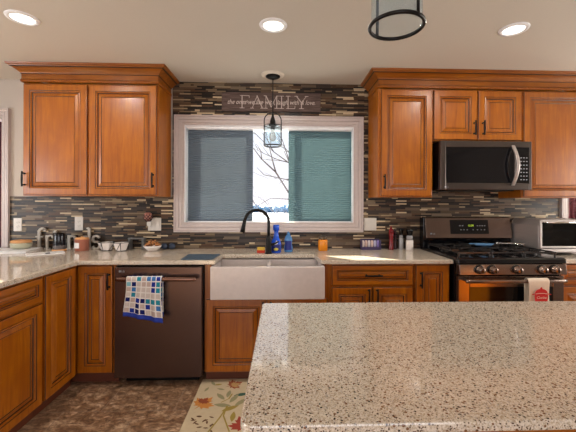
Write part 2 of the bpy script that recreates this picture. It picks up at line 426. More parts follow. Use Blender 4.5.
def shade(name, label, x0, x1, mat):
    t = thing(name, label, 'window shade', ((x0+x1)/2, 0.045, 1.15))
    hw = (x1-x0)/2; b = newbm(); n = 44; z0, z1 = 0.012, 0.862; rows = []
    for i in range(2*n+1):
        z = z0+(z1-z0)*i/(2*n); y = 0.010 if i % 2 else 0.0
        rows.append([(-hw, y-0.008, z), (hw, y-0.008, z)])
    vs = [[b.verts.new(p) for p in r] for r in rows]
    for k in range(2*n): b.faces.new((vs[k][0], vs[k][1], vs[k+1][1], vs[k+1][0]))
    obj('pleated_fabric', b, mat, t)
    b = newbm(); box(b, -hw, hw, -0.012, 0.012, 0.0, 0.014); obj('bottom_rail', b, M['whiteb'], t, 0.002)
    b = newbm(); box(b, -hw, hw, -0.014, 0.014, 0.860, 0.884); obj('head_rail', b, M['whiteb'], t, 0.002)
    return t
shade('window_shade', 'slate blue pleated shade covering the left part of the sink window', -0.872, -0.272, M['shadeL'])
shade('window_shade', 'sea green pleated shade covering the right part of the sink window', 0.060, 0.652, M['shadeR'])

# glazed door at the left, window at the right
d1 = casing('door_1', -2.62+0.082-1.06, -2.439, 0.0, 2.172, 0.070, 'LRT')
b = newbm(); frame_rect(b, DX0, DX1, 0.0, DZ1, 0.05, 0.1, 0.03); obj('door_frame', b, M['whiteb'], d1, 0.003)
b = newbm(); box(b, DX0+0.03, DX1-0.03, 0.073, 0.079, 0.03, DZ1-0.03); obj('pane', b, M['glass'], d1)
w2 = casing('window_2', 2.642, 3.625, 0.92, 2.18, 0.075)
b = newbm(); frame_rect(b, VX0, VX1, VZ0, VZ1, 0.05, 0.1, 0.03); obj('window_frame', b, M['whiteb'], w2, 0.003)
b = newbm(); box(b, VX0+0.03, VX1-0.03, 0.073, 0.079, VZ0+0.03, VZ1-0.03); obj('pane', b, M['glass'], w2)
def curtain(name, label, x0, x1, z0, z1, mat, y=0.03, amp=0.012):
    b = newbm(); n = 40; a = []; c = []
    for i in range(n+1):
        x = x0+(x1-x0)*i/n; yy = y+amp*math.sin(i*1.3)
        a.append(b.verts.new((x, yy, z0))); c.append(b.verts.new((x, yy, z1)))
    for i in range(n): b.faces.new((a[i], a[i+1], c[i+1], c[i]))
    o = obj(name, b, mat, None, 0, True); s_ = o.modifiers.new('s', 'SOLIDIFY'); s_.thickness = 0.002
    return tag(o, label, 'curtain')
M['maroon'] = plain('maroon_cloth', (86, 34, 54), 0.9)
t_ = NT('floral_cloth'); f_ = t_.noise(t_.coord(), 45, 4, 0.6, 0.5)
t_.col(t_.ramp(f_, [(0.35, g((44, 58, 48))), (0.47, g((128, 40, 66))), (0.55, g((150, 110, 112))), (0.62, g((70, 30, 44)))])); t_.set(Roughness=0.9)
M['floral'] = t_.m
curtain('curtain', 'plain maroon curtain hanging in the doorway at the far left edge', -3.04, -2.516, 0.02, 2.06, M['maroon'])  # its unseen width is added to block sun from the left counter
curtain('curtain', 'dark red floral curtain in the window right of the toaster oven', 2.72, 3.1, 1.02, 2.08, M['floral'])
# unseen windows and patio door, invented as openings for the fill lamps
for nm, sx, sy0, sy1, sz0, sz1 in (('added_window_3', -4.15, -3.8, -1.4, 0.65, 2.05), ('added_window_4', 3.95, -1.95, -0.75, 0.75, 2.05)):
    b = newbm(); s_ = 1 if sx < 0 else -1; xa, xb = sorted((sx-0.10*s_, sx-0.05*s_))
    for y0, y1, z0, z1 in ((sy0, sy1, sz0, sz0+0.05), (sy0, sy1, sz1-0.05, sz1), (sy0, sy0+0.05, sz0, sz1), (sy1-0.05, sy1, sz0, sz1), ((sy0+sy1)/2-0.03, (sy0+sy1)/2+0.03, sz0, sz1)):
        box(b, xa, xb, y0, y1, z0, z1)
    struct(nm, b, M['whiteb'], 0.002)
b = newbm()
for x0, x1, z0, z1 in ((-1.5, -1.44, 0, 2.1), (1.84, 1.9, 0, 2.1), (0.15, 0.25, 0, 2.1), (-1.5, 1.9, 2.04, 2.1), (-1.5, 1.9, 0, 0.06)): box(b, x0, x1, -5.84, -5.79, z0, z1)
struct('added_door_2', b, M['whiteb'], 0.002)  # unseen patio door frame, made up for the near fill lamp

# ------------------------------------------------------------------ outside
t_ = NT('snow'); f_ = t_.noise(t_.coord(), 0.05, 4); t_.col(t_.mix(f_, g((214, 214, 226)), g((238, 236, 240)))); t_.set(Roughness=0.8); M['snow'] = t_.m
b = newbm(); box(b, -500, 500, 1.0, 900, -6.2, -6.0); struct('ground_snow', b, M['snow'])
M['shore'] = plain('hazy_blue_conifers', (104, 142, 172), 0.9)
b = newbm(); random.seed(4)
for x in range(-80, 80):
    hh = 4.6+1.6*random.random()+0.9*math.sin(x*0.3); w = 1.6+random.random()
    lathe(b, [(w, -6), (w*1.1, -6+hh*0.5), (w*0.6, -6+hh*0.85), (0.1, -6+hh)], (x*1.7+random.random(), 250+random.random()*8, 0), 6)
tag(obj('distant_treeline', b, M['shore'], None), 'hazy blue line of trees on the far shore seen through the window', 'trees', kind='stuff')
M['bark'] = plain('dark_bark', (70, 62, 66), 0.9)
def tree(seed):
    t = thing('bare_tree', 'bare leafless tree with thin branches outside the sink window', 'tree', (1.5, 4.4, -6.0))
    b = newbm(); tube(b, [(0, 0, 0), (0.05, 0, 3), (-0.05, 0, 5.5), (0.1, 0, 7.2), (0.0, 0, 9.5)], [0.16, 0.13, 0.1, 0.07, 0.02], 10); obj('trunk', b, M['bark'], t)
    random.seed(seed); b = newbm()
    def br(p, d, L, r, lev):
        pts = [Vector(p)]; dd = Vector(d).normalized(); n = 6
        for i in range(n):
            dd = (dd+Vector((random.uniform(-.16, .16), random.uniform(-.12, .12), random.uniform(-.06, .14)))).normalized()
            pts.append(pts[-1]+dd*L/n)
        tube(b, pts, [r*(1-0.8*i/n) for i in range(n+1)], 5)
        if lev > 0:
            for i in range(1, n+1):
                for _ in range(1):
                    s_ = 1 if random.random() > 0.5 else -1
                    nd = dd+Vector((random.uniform(-.5, .2), random.uniform(-.5, .5), s_*random.uniform(.3, .9)))
                    br(pts[i], nd, L*random.uniform(.3, .5), r*0.5*(1-0.6*i/n)+0.002, lev-1)
    for z, dx, dz, L in ((6.1, -1, 0.45, 2.5), (7.6, -1, 0.35, 2.3), (7.0, 1, .6, 2.0), (7.9, 1, 0.6, 1.8)):
        br((0, 0, z), (dx, random.uniform(-.2, .2), dz), L, 0.030, 2)
    for pts, r0 in (([(0.05, 0, 7.3), (-.9, .1, 7.46), (-1.36, .05, 7.58), (-1.64, 0, 8.02), (-1.95, -.05, 8.30), (-2.14, 0, 8.55)], .034),
                    ([(-1.64, 0, 8.02), (-1.72, .05, 8.3), (-1.78, 0, 8.55), (-1.74, 0, 8.75)], .018), ([(-1.95, -.05, 8.30), (-1.98, 0, 8.5), (-2.08, 0, 8.65)], .012),
                    ([(-.9, .1, 7.46), (-1.36, .1, 7.86), (-1.6, 0, 7.90), (-1.9, 0, 7.96), (-2.06, 0, 8.12)], .018), ([(0, 0, 6.9), (-.9, 0, 7.30), (-1.35, 0, 7.42), (-1.75, 0, 7.44), (-2.1, 0, 7.24)], .02),
                    ([(0, 0, 6.5), (-.9, 0, 6.95), (-1.4, 0, 7.12), (-1.85, 0, 6.96)], .018), ([(0, 0, 8.2), (-.8, 0, 7.95), (-1.30, 0, 8.15), (-1.46, 0, 8.5)], .026), ([(-1.30, 0, 8.15), (-1.5, 0, 8.75), (-1.7, 0, 9.0)], .014)):
        tube(b, pts, [r0*(1-.75*i/(len(pts)-1)) for i in range(len(pts))], 6)
    obj('branches', b, M['bark'], t)
tree(11)

# ------------------------------------------------------------------ cabinets
def panel_bm(x0, x1, z0, z1, yb, th=0.020, kind='door'):
    """raised panel front, face towards -y, back at yb"""
    b = newbm(); w, h = x1-x0, z1-z0
    k = 1.0 if min(w, h) > 0.24 else max(0.42, min(w, h)/0.24)
    fr = 0.050*k if min(w, h) > 0.24 else 0.036
    k2 = 1.0 if min(w, h) > 0.24 else 0.6
    prof = [(0, 0, 0), (0, th-0.005, 0), (0.003, th-0.001, 1), (0.006, th-0.001, 0), (0.009, th, 0), (fr, th, 0), (fr+0.0035, th-0.003, 1), (fr+0.006*k2, th-0.004, 0), (fr+0.013*k2, th-0.001, 0), (fr+0.015*k2, th-0.009, 0),
            (fr+0.021*k2, th-0.012, 1), (fr+0.026*k2, th-0.009, 0), (fr+0.046*k2, th-0.003, 0), (fr+0.050*k2, th-0.005, 1), (fr+0.053*k2, th-0.002, 0)]
    rings = [[(x0+o, yb-d, z0+o), (x1-o, yb-d, z0+o), (x1-o, yb-d, z1-o), (x0+o, yb-d, z1-o)] for o, d, m in prof]
    vr = [[b.verts.new(p) for p in r] for r in rings]
    for q in range(len(prof)-1):
        for i in range(4):
            j = (i+1) % 4; f = b.faces.new((vr[q][i], vr[q][j], vr[q+1][j], vr[q+1][i])); f.material_index = prof[q+1][2]
    b.faces.new(list(reversed(vr[0]))); b.faces.new(vr[-1])
    return b
def handle(parent, x, z, y, vert=True, L=0.115):
    b = newbm(); o = 0.028; h = L/2
    P = (lambda a, yy: (x, yy, z+a)) if vert else (lambda a, yy: (x+a, yy, z))
    tube(b, [P(-h, y-o), P(-h*0.9, y-o-0.003), P(-h*0.5, y-o-0.004), P(0, y-o-0.004), P(h*0.5, y-o-0.004), P(h*0.9, y-o-0.003), P(h, y-o)], [0.0085, 0.006, 0.0065, 0.0075, 0.0065, 0.006, 0.0085], 8)
    for s_ in (-1, 1):
        tube(b, [P(s_*h*0.78, y), P(s_*h*0.78, y-0.003), P(s_*h*0.78, y-0.006), P(s_*h*0.78, y-o)], [0.008, 0.008, 0.005, 0.005], 8)
    return obj('handle', b, M['black'], parent, 0, True)
def front(root, name, x0, x1, z0, z1, yb, hd=None, wood_h=False):
    o = obj(name, panel_bm(x0, x1, z0, z1, yb), [M['woodh' if wood_h else 'wood'], M['glaze']], root)
    if hd: handle(o, hd[0], hd[1], yb-0.020, hd[2] if len(hd) > 2 else True, hd[3] if len(hd) > 3 else 0.115)
    return o
def cab_body(root, x0, x1, z0, z1, yf, yb=0.0, toe=True):
    b = newbm(); box(b, x0, x1, yf, yb, z0, z1); obj('body', b, M['wood'], root, 0.0015)
    if toe:
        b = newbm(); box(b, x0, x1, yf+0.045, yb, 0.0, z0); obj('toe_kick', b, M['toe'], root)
BF = -0.600   # face-frame plane of the base cabinets; door faces stand 20 mm proud
BZ = 0.882
# corner base cabinet
t = thing('base_cabinet', 'narrow single door base cabinet left of the dishwasher, in the inner corner', 'cabinet')
cab_body(t, -2.13, -1.215, 0.085, BZ, BF, -0.001); front(t, 'door', -1.478, -1.228, 0.094, 0.872, BF, (-1.252, 0.765))
# sink base
t = thing('base_cabinet', 'two door base cabinet under the white apron sink', 'cabinet')
b = newbm(); box(b, -0.568, -0.522, BF, -0.001, 0.085, BZ); box(b, 0.322, 0.360, BF, -0.001, 0.085, BZ); box(b, -0.522, 0.322, BF, -0.001, 0.085, 0.636)
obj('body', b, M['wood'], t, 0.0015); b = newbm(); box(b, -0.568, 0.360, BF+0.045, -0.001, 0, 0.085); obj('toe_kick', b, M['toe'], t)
front(t, 'door', -0.556, -0.112, 0.088, 0.624, BF, (-0.137, 0.55)); front(t, 'door', -0.104, 0.340, 0.088, 0.624, BF, (-0.079, 0.55))
# drawer and door base right of the sink
t = thing('base_cabinet', 'base cabinet right of the sink with one drawer above two doors', 'cabinet')
cab_body(t, 0.362, 0.996, 0.085, BZ, BF, -0.001)
front(t, 'drawer', 0.374, 0.984, 0.722, 0.872, BF, (0.68, 0.797, False, 0.125), True)
front(t, 'door', 0.374, 0.675, 0.094, 0.707, BF, (0.648, 0.64)); front(t, 'door', 0.683, 0.984, 0.094, 0.707, BF, (0.711, 0.64))
t = thing('base_cabinet', 'narrow single door base cabinet just left of the gas range', 'cabinet')
cab_body(t, 0.998, 1.272, 0.085, BZ, BF, -0.001); front(t, 'door', 1.008, 1.262, 0.094, 0.872, BF, (1.042, 0.765))
t = thing('base_cabinet', 'drawer base cabinet right of the gas range at the frame edge', 'cabinet')
cab_body(t, 2.112, 2.70, 0.085, BZ, BF, -0.001)
front(t, 'drawer', 2.124, 2.688, 0.722, 0.872, BF, (2.41, 0.797, False), True); front(t, 'drawer', 2.124, 2.688, 0.42, 0.707, BF, (2.41, 0.57, False), True); front(t, 'drawer', 2.124, 2.688, 0.094, 0.405, BF, (2.41, 0.26, False), True)
# left run, facing +X (local -y is world +X)
LF = -1.49
def leftcab(label, ya, yb_): return thing('base_cabinet', label, 'cabinet', (LF, 0, 0), R(90))
t = leftcab('narrow single door base cabinet on the left run beside the inner corner', 0, 0)
cab_body(t, -0.968, -0.602, 0.085, BZ, 0.0, 0.6); front(t, 'door', -0.958, -0.655, 0.094, 0.872, 0.0)
t = leftcab('wide base cabinet at the left frame edge, drawer over a door', 0, 0)
cab_body(t, -1.60, -0.970, 0.085, BZ, 0.0, 0.6)
front(t, 'drawer', -1.59, -0.982, 0.726, 0.872, 0.0, (-1.42, 0.80, False), True); front(t, 'door', -1.59, -0.982, 0.094, 0.712, 0.0, (-1.55, 0.62))

# countertops
def slab(name, label, poly, z0, z1, bev=0.006):
    b = newbm(); prism(b, poly, z0, z1, 0, 'XY'); o = obj(name, b, M['stone'], None, bev); return tag(o, label, 'countertop')
slab('countertop', 'long speckled stone countertop wrapping the corner and running round the sink',
     [(-2.80, -1.72), (-1.462, -1.72), (-1.462, -0.640), (-0.487, -0.640), (-0.478, -0.362), (0.262, -0.362), (0.290, -0.640), (1.284, -0.640), (1.284, -0.0095), (-2.434, -0.0095), (-2.434, -0.03), (-2.80, -0.03)], 0.8825, 0.914)
slab('countertop', 'short speckled stone countertop under the toaster oven', [(2.106, -0.640), (2.72, -0.640), (2.72, -0.03), (2.63, -0.03), (2.63, -0.0095), (2.106, -0.0095)], 0.8825, 0.914)
# peninsula support panel under the far left end
t = thing('base_cabinet', 'plain back panel cabinet under the left counter end by the doorway', 'cabinet')
b = newbm(); box(b, -2.70, -2.135, -1.6, -0.04, 0.0, BZ); obj('body', b, M['wood'], t, 0.002)

# island
t = thing('kitchen_island', 'large island with pale speckled stone top filling the foreground', 'island', (0, 0, 0))
ix0, ix1, iy0, iy1 = -0.080, 2.40, -2.466, -1.687; rr = 0.028; poly = []
for cx, cy, a0 in ((ix1-rr, iy1-rr, 0), (ix0+rr*0.4, iy1-rr*0.4, 90), (ix0+rr, iy0+rr, 180), (ix1-rr, iy0+rr, 270)):
    q = rr*0.4 if a0 == 90 else rr
    for k in range(7): a = R(a0+15*k); poly.append((cx+q*math.cos(a), cy+q*math.sin(a)))
b = newbm(); prism(b, poly, 0.893, 0.914, 0, 'XY'); obj('stone_top', b, M['stone'], t, 0.004)
b = newbm(); box(b, 0.02, 2.36, -2.44, -1.72, 0.10, 0.8925); obj('body', b, M['wood'], t, 0.002)
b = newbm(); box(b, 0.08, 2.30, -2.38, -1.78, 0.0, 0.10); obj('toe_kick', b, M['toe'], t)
for x0, x1 in ((0.05, 0.80), (0.82, 1.57), (1.59, 2.34)): obj('panel', panel_bm(x0, x1, 0.13, 0.86, -2.44, 0.016), [M['wood'], M['glaze']], t)

# upper cabinets
UF = -0.310
def upper(label, x0, x1, z0, z1, doors):
    t = thing('wall_cabinet', label, 'cabinet'); cab_body(t, x0, x1, z0, z1, UF, -0.001 if z0 > 1.5 or x0 < -1 or x0 > .8 else -0.01, False)
    for a, c, hx, hz in doors: front(t, 'door', a, c, z0+0.010, z1-0.012, UF, (hx, hz))
    return t
upper('double door wall cabinet left of the sink window', -2.096, -1.014, 1.386, 2.300, [(-2.086, -1.582, -2.070, 1.52), (-1.566, -1.026, -1.050, 1.515)])
upper('single door wall cabinet between the sink window and the microwave', 0.802, 1.268, 1.386, 2.300, [(0.826, 1.262, 0.852, 1.515)])
upper('short double door wall cabinet above the microwave', 1.269, 2.036, 1.862, 2.300, [(1.274, 1.643, 1.615, 1.97), (1.655, 2.028, 1.690, 1.97)])
upper('single door wall cabinet right of the microwave at the frame edge', 2.038, 2.62, 1.386, 2.300, [(2.050, 2.608, 2.082, 1.51)])

def crown(label, xl, xr):
    t = thing('crown_molding', label, 'moulding')
    prof = [(-0.004, 2.300), (0.006, 2.303), (0.006, 2.324), (0.002, 2.328), (0.002, 2.366), (0.008, 2.370), (0.010, 2.378), (0.018, 2.385), (0.032, 2.397), (0.050, 2.408), (0.060, 2.413), (0.062, 2.419), (0.074, 2.423), (0.078, 2.436), (-0.02, 2.436)]
    dark = {2, 4, 9}
    b = newbm(); rings = [[(xl-p, -0.0095, z), (xl-p, UF-0.020-p, z), (xr+p, UF-0.020-p, z), (xr+p, -0.0095, z)] for p, z in prof]
    vr = [[b.verts.new(q) for q in r] for r in rings]
    for k in range(len(prof)-1):
        for i in range(3): f = b.faces.new((vr[k][i], vr[k][i+1], vr[k+1][i+1], vr[k+1][i])); f.material_index = 1 if k in dark else 0
    obj('crown_profile', b, [M['crownwood'], M['glaze']], t)
    b = newbm(); p = 0.007; path = [(xl-p, -0.02), (xl-p, UF-0.020-p), (xr+p, UF-0.020-p), (xr+p, -0.02)]; zc = 2.3135
    for s_ in range(3):
        a = Vector(path[s_]); c = Vector(path[s_+1]); L = (c-a).length; n = int(L/0.0125); d = (c-a).normalized()
        for i in range(n):
            m = a+d*(i+0.5)*L/n
            tube(b, [(m.x-d.x*0.006, m.y-d.y*0.006, zc-0.008), (m.x, m.y, zc), (m.x+d.x*0.006, m.y+d.y*0.006, zc+0.008)], [0.002, 0.005, 0.002], 5)
    o = obj('rope_bead', b, M['wood'], t)
crown('carved cherry crown moulding on the left wall cabinet', -2.096, -1.014)
crown('long carved cherry crown moulding across the right wall cabinets', 0.802, 2.62)

# ------------------------------------------------------------------ dishwasher
t = thing('dishwasher', 'dark bronze steel dishwasher with a towel on its bar handle', 'dishwasher')
b = newbm(); box(b, -1.208, -0.574, -0.60, -0.03, 0.06, 0.878); obj('tub', b, M['blackg'], t)
b = newbm(); box(b, -1.204, -0.578, -0.645, -0.601, 0.066, 0.868); obj('door', b, M['dwsteel'], t, 0.005)
b = newbm(); tube(b, [(-1.168, -0.69, 0.791), (-1.15, -0.694, 0.791), (-0.63, -0.694, 0.791), (-0.612, -0.69, 0.791)], 0.017, 12)
for x in (-1.150, -0.630): tube(b, [(x, -0.645, 0.791), (x, -0.69, 0.791)], 0.011, 10)
obj('handle', b, M['dwh'], t, 0, True)
b = newbm(); lathe(b, [(0.0, -0.6465), (0.008, -0.6465), (0.008, -0.645)], (-1.165, 0, 0.838), 16, axis='Y'); text('badge', 'LG', 0.020, (-1.143, -0.6463, 0.831), M['marking'], t); obj('badge_disc', b, M['marking'], t)
b = newbm(); box(b, -1.16, -0.62, -0.55, -0.53, 0.0, 0.06); obj('toe_panel', b, M['black'], t)

def drape(name, label, cat, x0, x1, cy, cz, rad, zf, zb, mats, fold=0.006, zf2=None, xs=0.0, seed=0, hem=0.012, uvs=1.0):
    b = newbm(); uvl = b.loops.layers.uv.new('UVMap'); n = 30; prof = []
    for i in range(9): prof.append((cy+rad, zb+(cz-zb)*i/8, 0))
    for i in range(1, 7): a = PI*i/7; prof.append((cy+rad*math.cos(a), cz+rad*math.sin(a), 0))
    nf = 26
    for i in range(nf+1): prof.append((cy-rad, cz, i/nf))
    L = 0; s_ = [0]
    rows = []
    for i, (y, z, f) in enumerate(prof):
        row = []
        for j in range(n+1):
            u = j/n; x = x0+(x1-x0)*u
            zz = z
            if i >= 15: zz = cz+((zf+(zf2-zf)*u if zf2 is not None else zf)-cz)*f
            k = f if i >= 15 else 0.3
            yy = y-(fold*(1+math.sin(u*15+seed+0.8*f))*k*0.8+fold*0.5*(1+math.sin(u*31+seed*2))*k if i >= 15 else 0)
            xx = x+xs*f*(0.5-u)*-1+0.004*math.sin(f*5+u*3)
            row.append((xx, yy, zz))
        rows.append(row)
    vs = [[b.verts.new(p) for p in r] for r in rows]
    acc = [0]
    for i in range(1, len(rows)): acc.append(acc[-1]+(Vector(rows[i][0])-Vector(rows[i-1][0])).length)
    for i in range(len(rows)-1):
        for j in range(n):
            f = b.faces.new((vs[i][j], vs[i][j+1], vs[i+1][j+1], vs[i+1][j])); f.smooth = True
            f.material_index = 1 if (i >= len(rows)-4 or i == 0) and len(mats) > 1 else 0
            for lp, (ii, jj) in zip(f.loops, ((i, j), (i, j+1), (i+1, j+1), (i+1, j))): lp[uvl].uv = ((x1-x0)*jj/n, acc[ii])
    o = obj(name, b, mats); s2 = o.modifiers.new('s', 'SOLIDIFY'); s2.thickness = 0.0025; s2.offset = 0
    return tag(o, label, cat)
drape('dish_towel', 'tea towel with blue squares hanging over the dishwasher handle', 'towel', -1.088, -0.845, -0.694, 0.793, 0.021, 0.545, 0.52, [M['towel'], M['hem']], 0.008, 0.490, 0.02, 1.0)

# ------------------------------------------------------------------ apron sink
t = thing('farmhouse_sink', 'white double bowl apron front farmhouse sink under the window', 'sink')
b = newbm()
sx0, sx1, sy0, sy1, sz0, sz1 = -0.512, 0.312, -0.690, -0.330, 0.638, 0.876
# outer shell with two basins
def sinkbody(b):
    box(b, sx0, sx1, sy0, sy0+0.028, sz0, sz1)
    box(b, sx0, sx0+0.022, sy0+0.028, sy1, sz0, sz1); box(b, sx1-0.022, sx1, sy0+0.028, sy1, sz0, sz1)
    box(b, sx0+0.022, sx1-0.022, sy1-0.022, sy1, sz0, sz1)
    box(b, sx0+0.022, sx1-0.022, sy0+0.028, sy1-0.022, sz0, sz0+0.025)
sinkbody(b); obj('basin', b, M['ceramic'], t, 0.007)
b = newbm(); box(b, -0.112, -0.084, sy0+0.028, sy1-0.0221, sz0+0.025, 0.868); obj('divider', b, M['ceramic'], t, 0.007)
for x in (-0.30, 0.11):
    b = newbm(); lathe(b, [(0.0, sz0+0.0255), (0.042, sz0+0.0255), (0.045, sz0+0.028), (0.03, sz0+0.0285), (0.0, sz0+0.027)], (x, -0.50, 0), 20); obj('drain', b, M['chrome'], t)

# faucet
t = thing('faucet', 'black gooseneck pull-down faucet behind the sink', 'faucet', (-0.110, -0.312, 0.914))
b = newbm(); lathe(b, [(0.030, 0), (0.030, 0.006), (0.024, 0.012), (0.023, 0.12), (0.019, 0.135), (0.0155, 0.15)], (0, 0, 0), 20); obj('base', b, M['black'], t, 0, True)
b = newbm(); pts = [(0, 0, 0.14), (0, 0, 0.20), (0, 0, 0.265)]; dx, dy = -0.98, -0.30; rad = 0.098
for k in range(1, 13):
    a = PI*k/13*1.02; pts.append((dx*rad*(1-math.cos(a)), dy*rad*(1-math.cos(a)), 0.265+rad*math.sin(a)))
e = Vector(pts[-1]); tube(b, pts, 0.0125, 12); obj('gooseneck', b, M['black'], t, 0, True)
b = newbm(); tube(b, [e, e+Vector((-0.006, 0, -0.03)), e+Vector((-0.012, 0, -0.06)), e+Vector((-0.018, -0.002, -0.10))], [0.0145, 0.0145, 0.017, 0.021], 14); obj('spray_head', b, M['black'], t, 0, True)
b = newbm(); tube(b, [(0.02, 0, 0.075), (0.045, -0.002, 0.078)], 0.012, 10); tube(b, [(0.043, -0.002, 0.078), (0.075, -0.02, 0.098), (0.085, -0.028, 0.104)], [0.007, 0.006, 0.005], 8); obj('lever', b, M['black'], t, 0, True)

# ------------------------------------------------------------------ gas range
t = thing('gas_range', 'graphite steel gas range with black grates and five knobs', 'stove')
X0, X1 = 1.290, 2.100
b = newbm(); box(b, X0, X1, -0.640, -0.02, 0.02, 0.905); obj('body', b, M['blackg'], t, 0.003)
b = newbm(); prism(b, [(-0.700, 0.895), (-0.696, 0.925), (-0.680, 0.936), (-0.02, 0.936), (-0.02, 0.905), (-0.64, 0.905), (-0.66, 0.89)], X0, X1, 0, 'YZ'); obj('cooktop', b, M['blackg'], t, 0.003)
b = newbm(); prism(b, [(-0.712, 0.815), (-0.702, 0.890), (-0.660, 0.890), (-0.645, 0.815)], X0+0.004, X1-0.004, 0, 'YZ'); cp = obj('control_panel', b, M['steelh'], t, 0.003)
for x in (1.440, 1.535, 1.718, 1.905, 2.000):
    b = newbm(); lathe(b, [(0.0, -0.752), (0.019, -0.752), (0.023, -0.748), (0.025, -0.725), (0.030, -0.721), (0.030, -0.706)], (x, 0, 0.852), 22, axis='Y')
    kn = obj('knob', b, M['steelh'], t, 0, False); b = newbm(); box(b, x-0.003, x+0.003, -0.757, -0.752, 0.836, 0.870); obj('grip', b, M['blackg'], kn, 0.001)
    b = newbm(); lathe(b, [(0.030, -0.7095), (0.036, -0.7095), (0.036, -0.704)], (x, 0, 0.852), 22, axis='Y', cap=False); obj('knob_ring', b, M['blackg'], kn)
# oven door
b = newbm(); frame_rect(b, X0+0.006, X1-0.006, 0.205, 0.800, -0.685, -0.645, 0.085); box(b, X0+0.091, X1-0.091, -0.668, -0.645, 0.290, 0.715)
dr = obj('oven_door', b, M['steelh'], t, 0.004)
b = newbm(); box(b, X0+0.088, X1-0.088, -0.6865, -0.668, 0.285, 0.722); obj('window', b, M['blackg'], dr, 0.002)
b = newbm(); tube(b, [(X0+0.035, -0.735, 0.775), (X0+0.06, -0.742, 0.776), (1.695, -0.752, 0.776), (X1-0.06, -0.742, 0.776), (X1-0.035, -0.735, 0.775)], 0.014, 12)
for x in (X0+0.055, X1-0.055): tube(b, [(x, -0.685, 0.776), (x, -0.74, 0.776)], 0.012, 10)
obj('handle', b, M['steelh'], dr, 0, True)
b = newbm(); box(b, X0+0.006, X1-0.006, -0.680, -0.645, 0.05, 0.195); obj('drawer', b, M['steelh'], t, 0.004)
# burners and grates
for x, y, r in ((1.43, -0.50, 0.045), (1.43, -0.21, 0.035), (1.695, -0.36, 0.055), (1.96, -0.50, 0.045), (1.96, -0.21, 0.035)):
    b = newbm(); lathe(b, [(r*1.3, 0.936), (r*1.25, 0.944), (r, 0.946), (r, 0.954), (r*0.8, 0.957), (0, 0.957)], (x, y, 0), 24); obj('burner', b, M['black'], t, 0, True)
gw = (X1-X0-0.05)/3
for k in range(3):
    a = X0+0.025+gw*k+0.003; c = a+gw-0.006; b = newbm(); z0, z1 = 0.960, 0.972; y0, y1 = -0.640, -0.110
    for xx in (a, c-0.012): box(b, xx, xx+0.012, y0, y1, z0, z1)
    for yy in (y0, (y0+y1)/2-0.006, y1-0.012): box(b, a+0.0121, c-0.0121, yy, yy+0.012, z0, z1)
    mid = (a+c)/2
    for yy0, yy1 in ((y0+0.0121, y0+0.09), ((y0+y1)/2-0.09, (y0+y1)/2-0.0061), ((y0+y1)/2+0.0061, (y0+y1)/2+0.09), (y1-0.09, y1-0.0121)): box(b, mid-0.005, mid+0.005, yy0, yy1, z0+0.001, z1+0.004)
    for yy in (y0+0.13, y1-0.13):
        box(b, a+0.0121, a+0.075, yy-0.005, yy+0.005, z0+0.001, z1+0.004); box(b, c-0.075, c-0.0121, yy-0.005, yy+0.005, z0+0.001, z1+0.004)
    for xx in (a, c-0.012):
        for yy in (y0, y1-0.012, (y0+y1)/2-0.006): box(b, xx+0.001, xx+0.011, yy+0.001, yy+0.011, 0.9361, z0-0.0001)
    obj('grate', b, M['grate'], t, 0.002)
# backguard with display
b = newbm(); prism(b, [(-0.095, 0.936), (-0.095, 1.010), (-0.02, 1.010), (-0.02, 0.936)], X0+0.006, X1-0.004, 0, 'YZ'); obj('vent_panel', b, M['blackg'], t, 0.002)
b = newbm(); prism(b, [(-0.100, 1.012), (-0.128, 1.022), (-0.098, 1.205), (-0.080, 1.212), (-0.02, 1.212), (-0.02, 1.012)], X0+0.010, X1-0.006, 0, 'YZ'); bg = obj('backguard', b, M['steelh'], t, 0.004)
b = newbm(); box(b, X0-0.006, X0+0.0095, -0.100, -0.015, 0.9365, 1.205); obj('end_cap', b, M['blackg'], t, 0.003)
def gy(z): return -0.128+(z-1.022)*0.030/0.183
def on_guard(name, x, z, s, size, mat, par): return text(name, s, size, (x, gy(z)-0.003, z), mat, par, 0.0003, (R(90-9.3), 0, 0))
b = newbm(); prism(b, [(gy(1.060)-0.002, 1.060), (gy(1.186)-0.002, 1.186), (gy(1.186)+0.01, 1.186), (gy(1.060)+0.01, 1.060)], 1.525, 1.880, 0, 'YZ'); dp = obj('display', b, M['blackg'], t, 0.001)
on_guard('clock_digits', 1.715, 1.128, '12:08', 0.024, M['display'], dp)
for x in (1.615, 1.640, 1.778, 1.800, 1.822, 1.845): 
    b = newbm(); box(b, x-0.006, x+0.006, gy(1.133)-0.0032, gy(1.133)-0.001, 1.130, 1.138); obj('key_mark', b, M['marking'], dp)
for x in (1.622, 1.650, 1.680, 1.735, 1.775, 1.810, 1.840):
    b = newbm(); box(b, x-0.005, x+0.005, gy(1.097)-0.0032, gy(1.097)-0.001, 1.094, 1.101); obj('key_mark', b, M['marking'], dp)
b = newbm(); lathe(b, [(0.0, -0.124), (0.008, -0.124), (0.008, -0.118)], (1.345, 0, 1.062), 14, axis='Y'); obj('badge_disc', b, M['marking'], bg); on_guard('badge', 1.370, 1.055, 'LG', 0.018, M['marking'], bg)

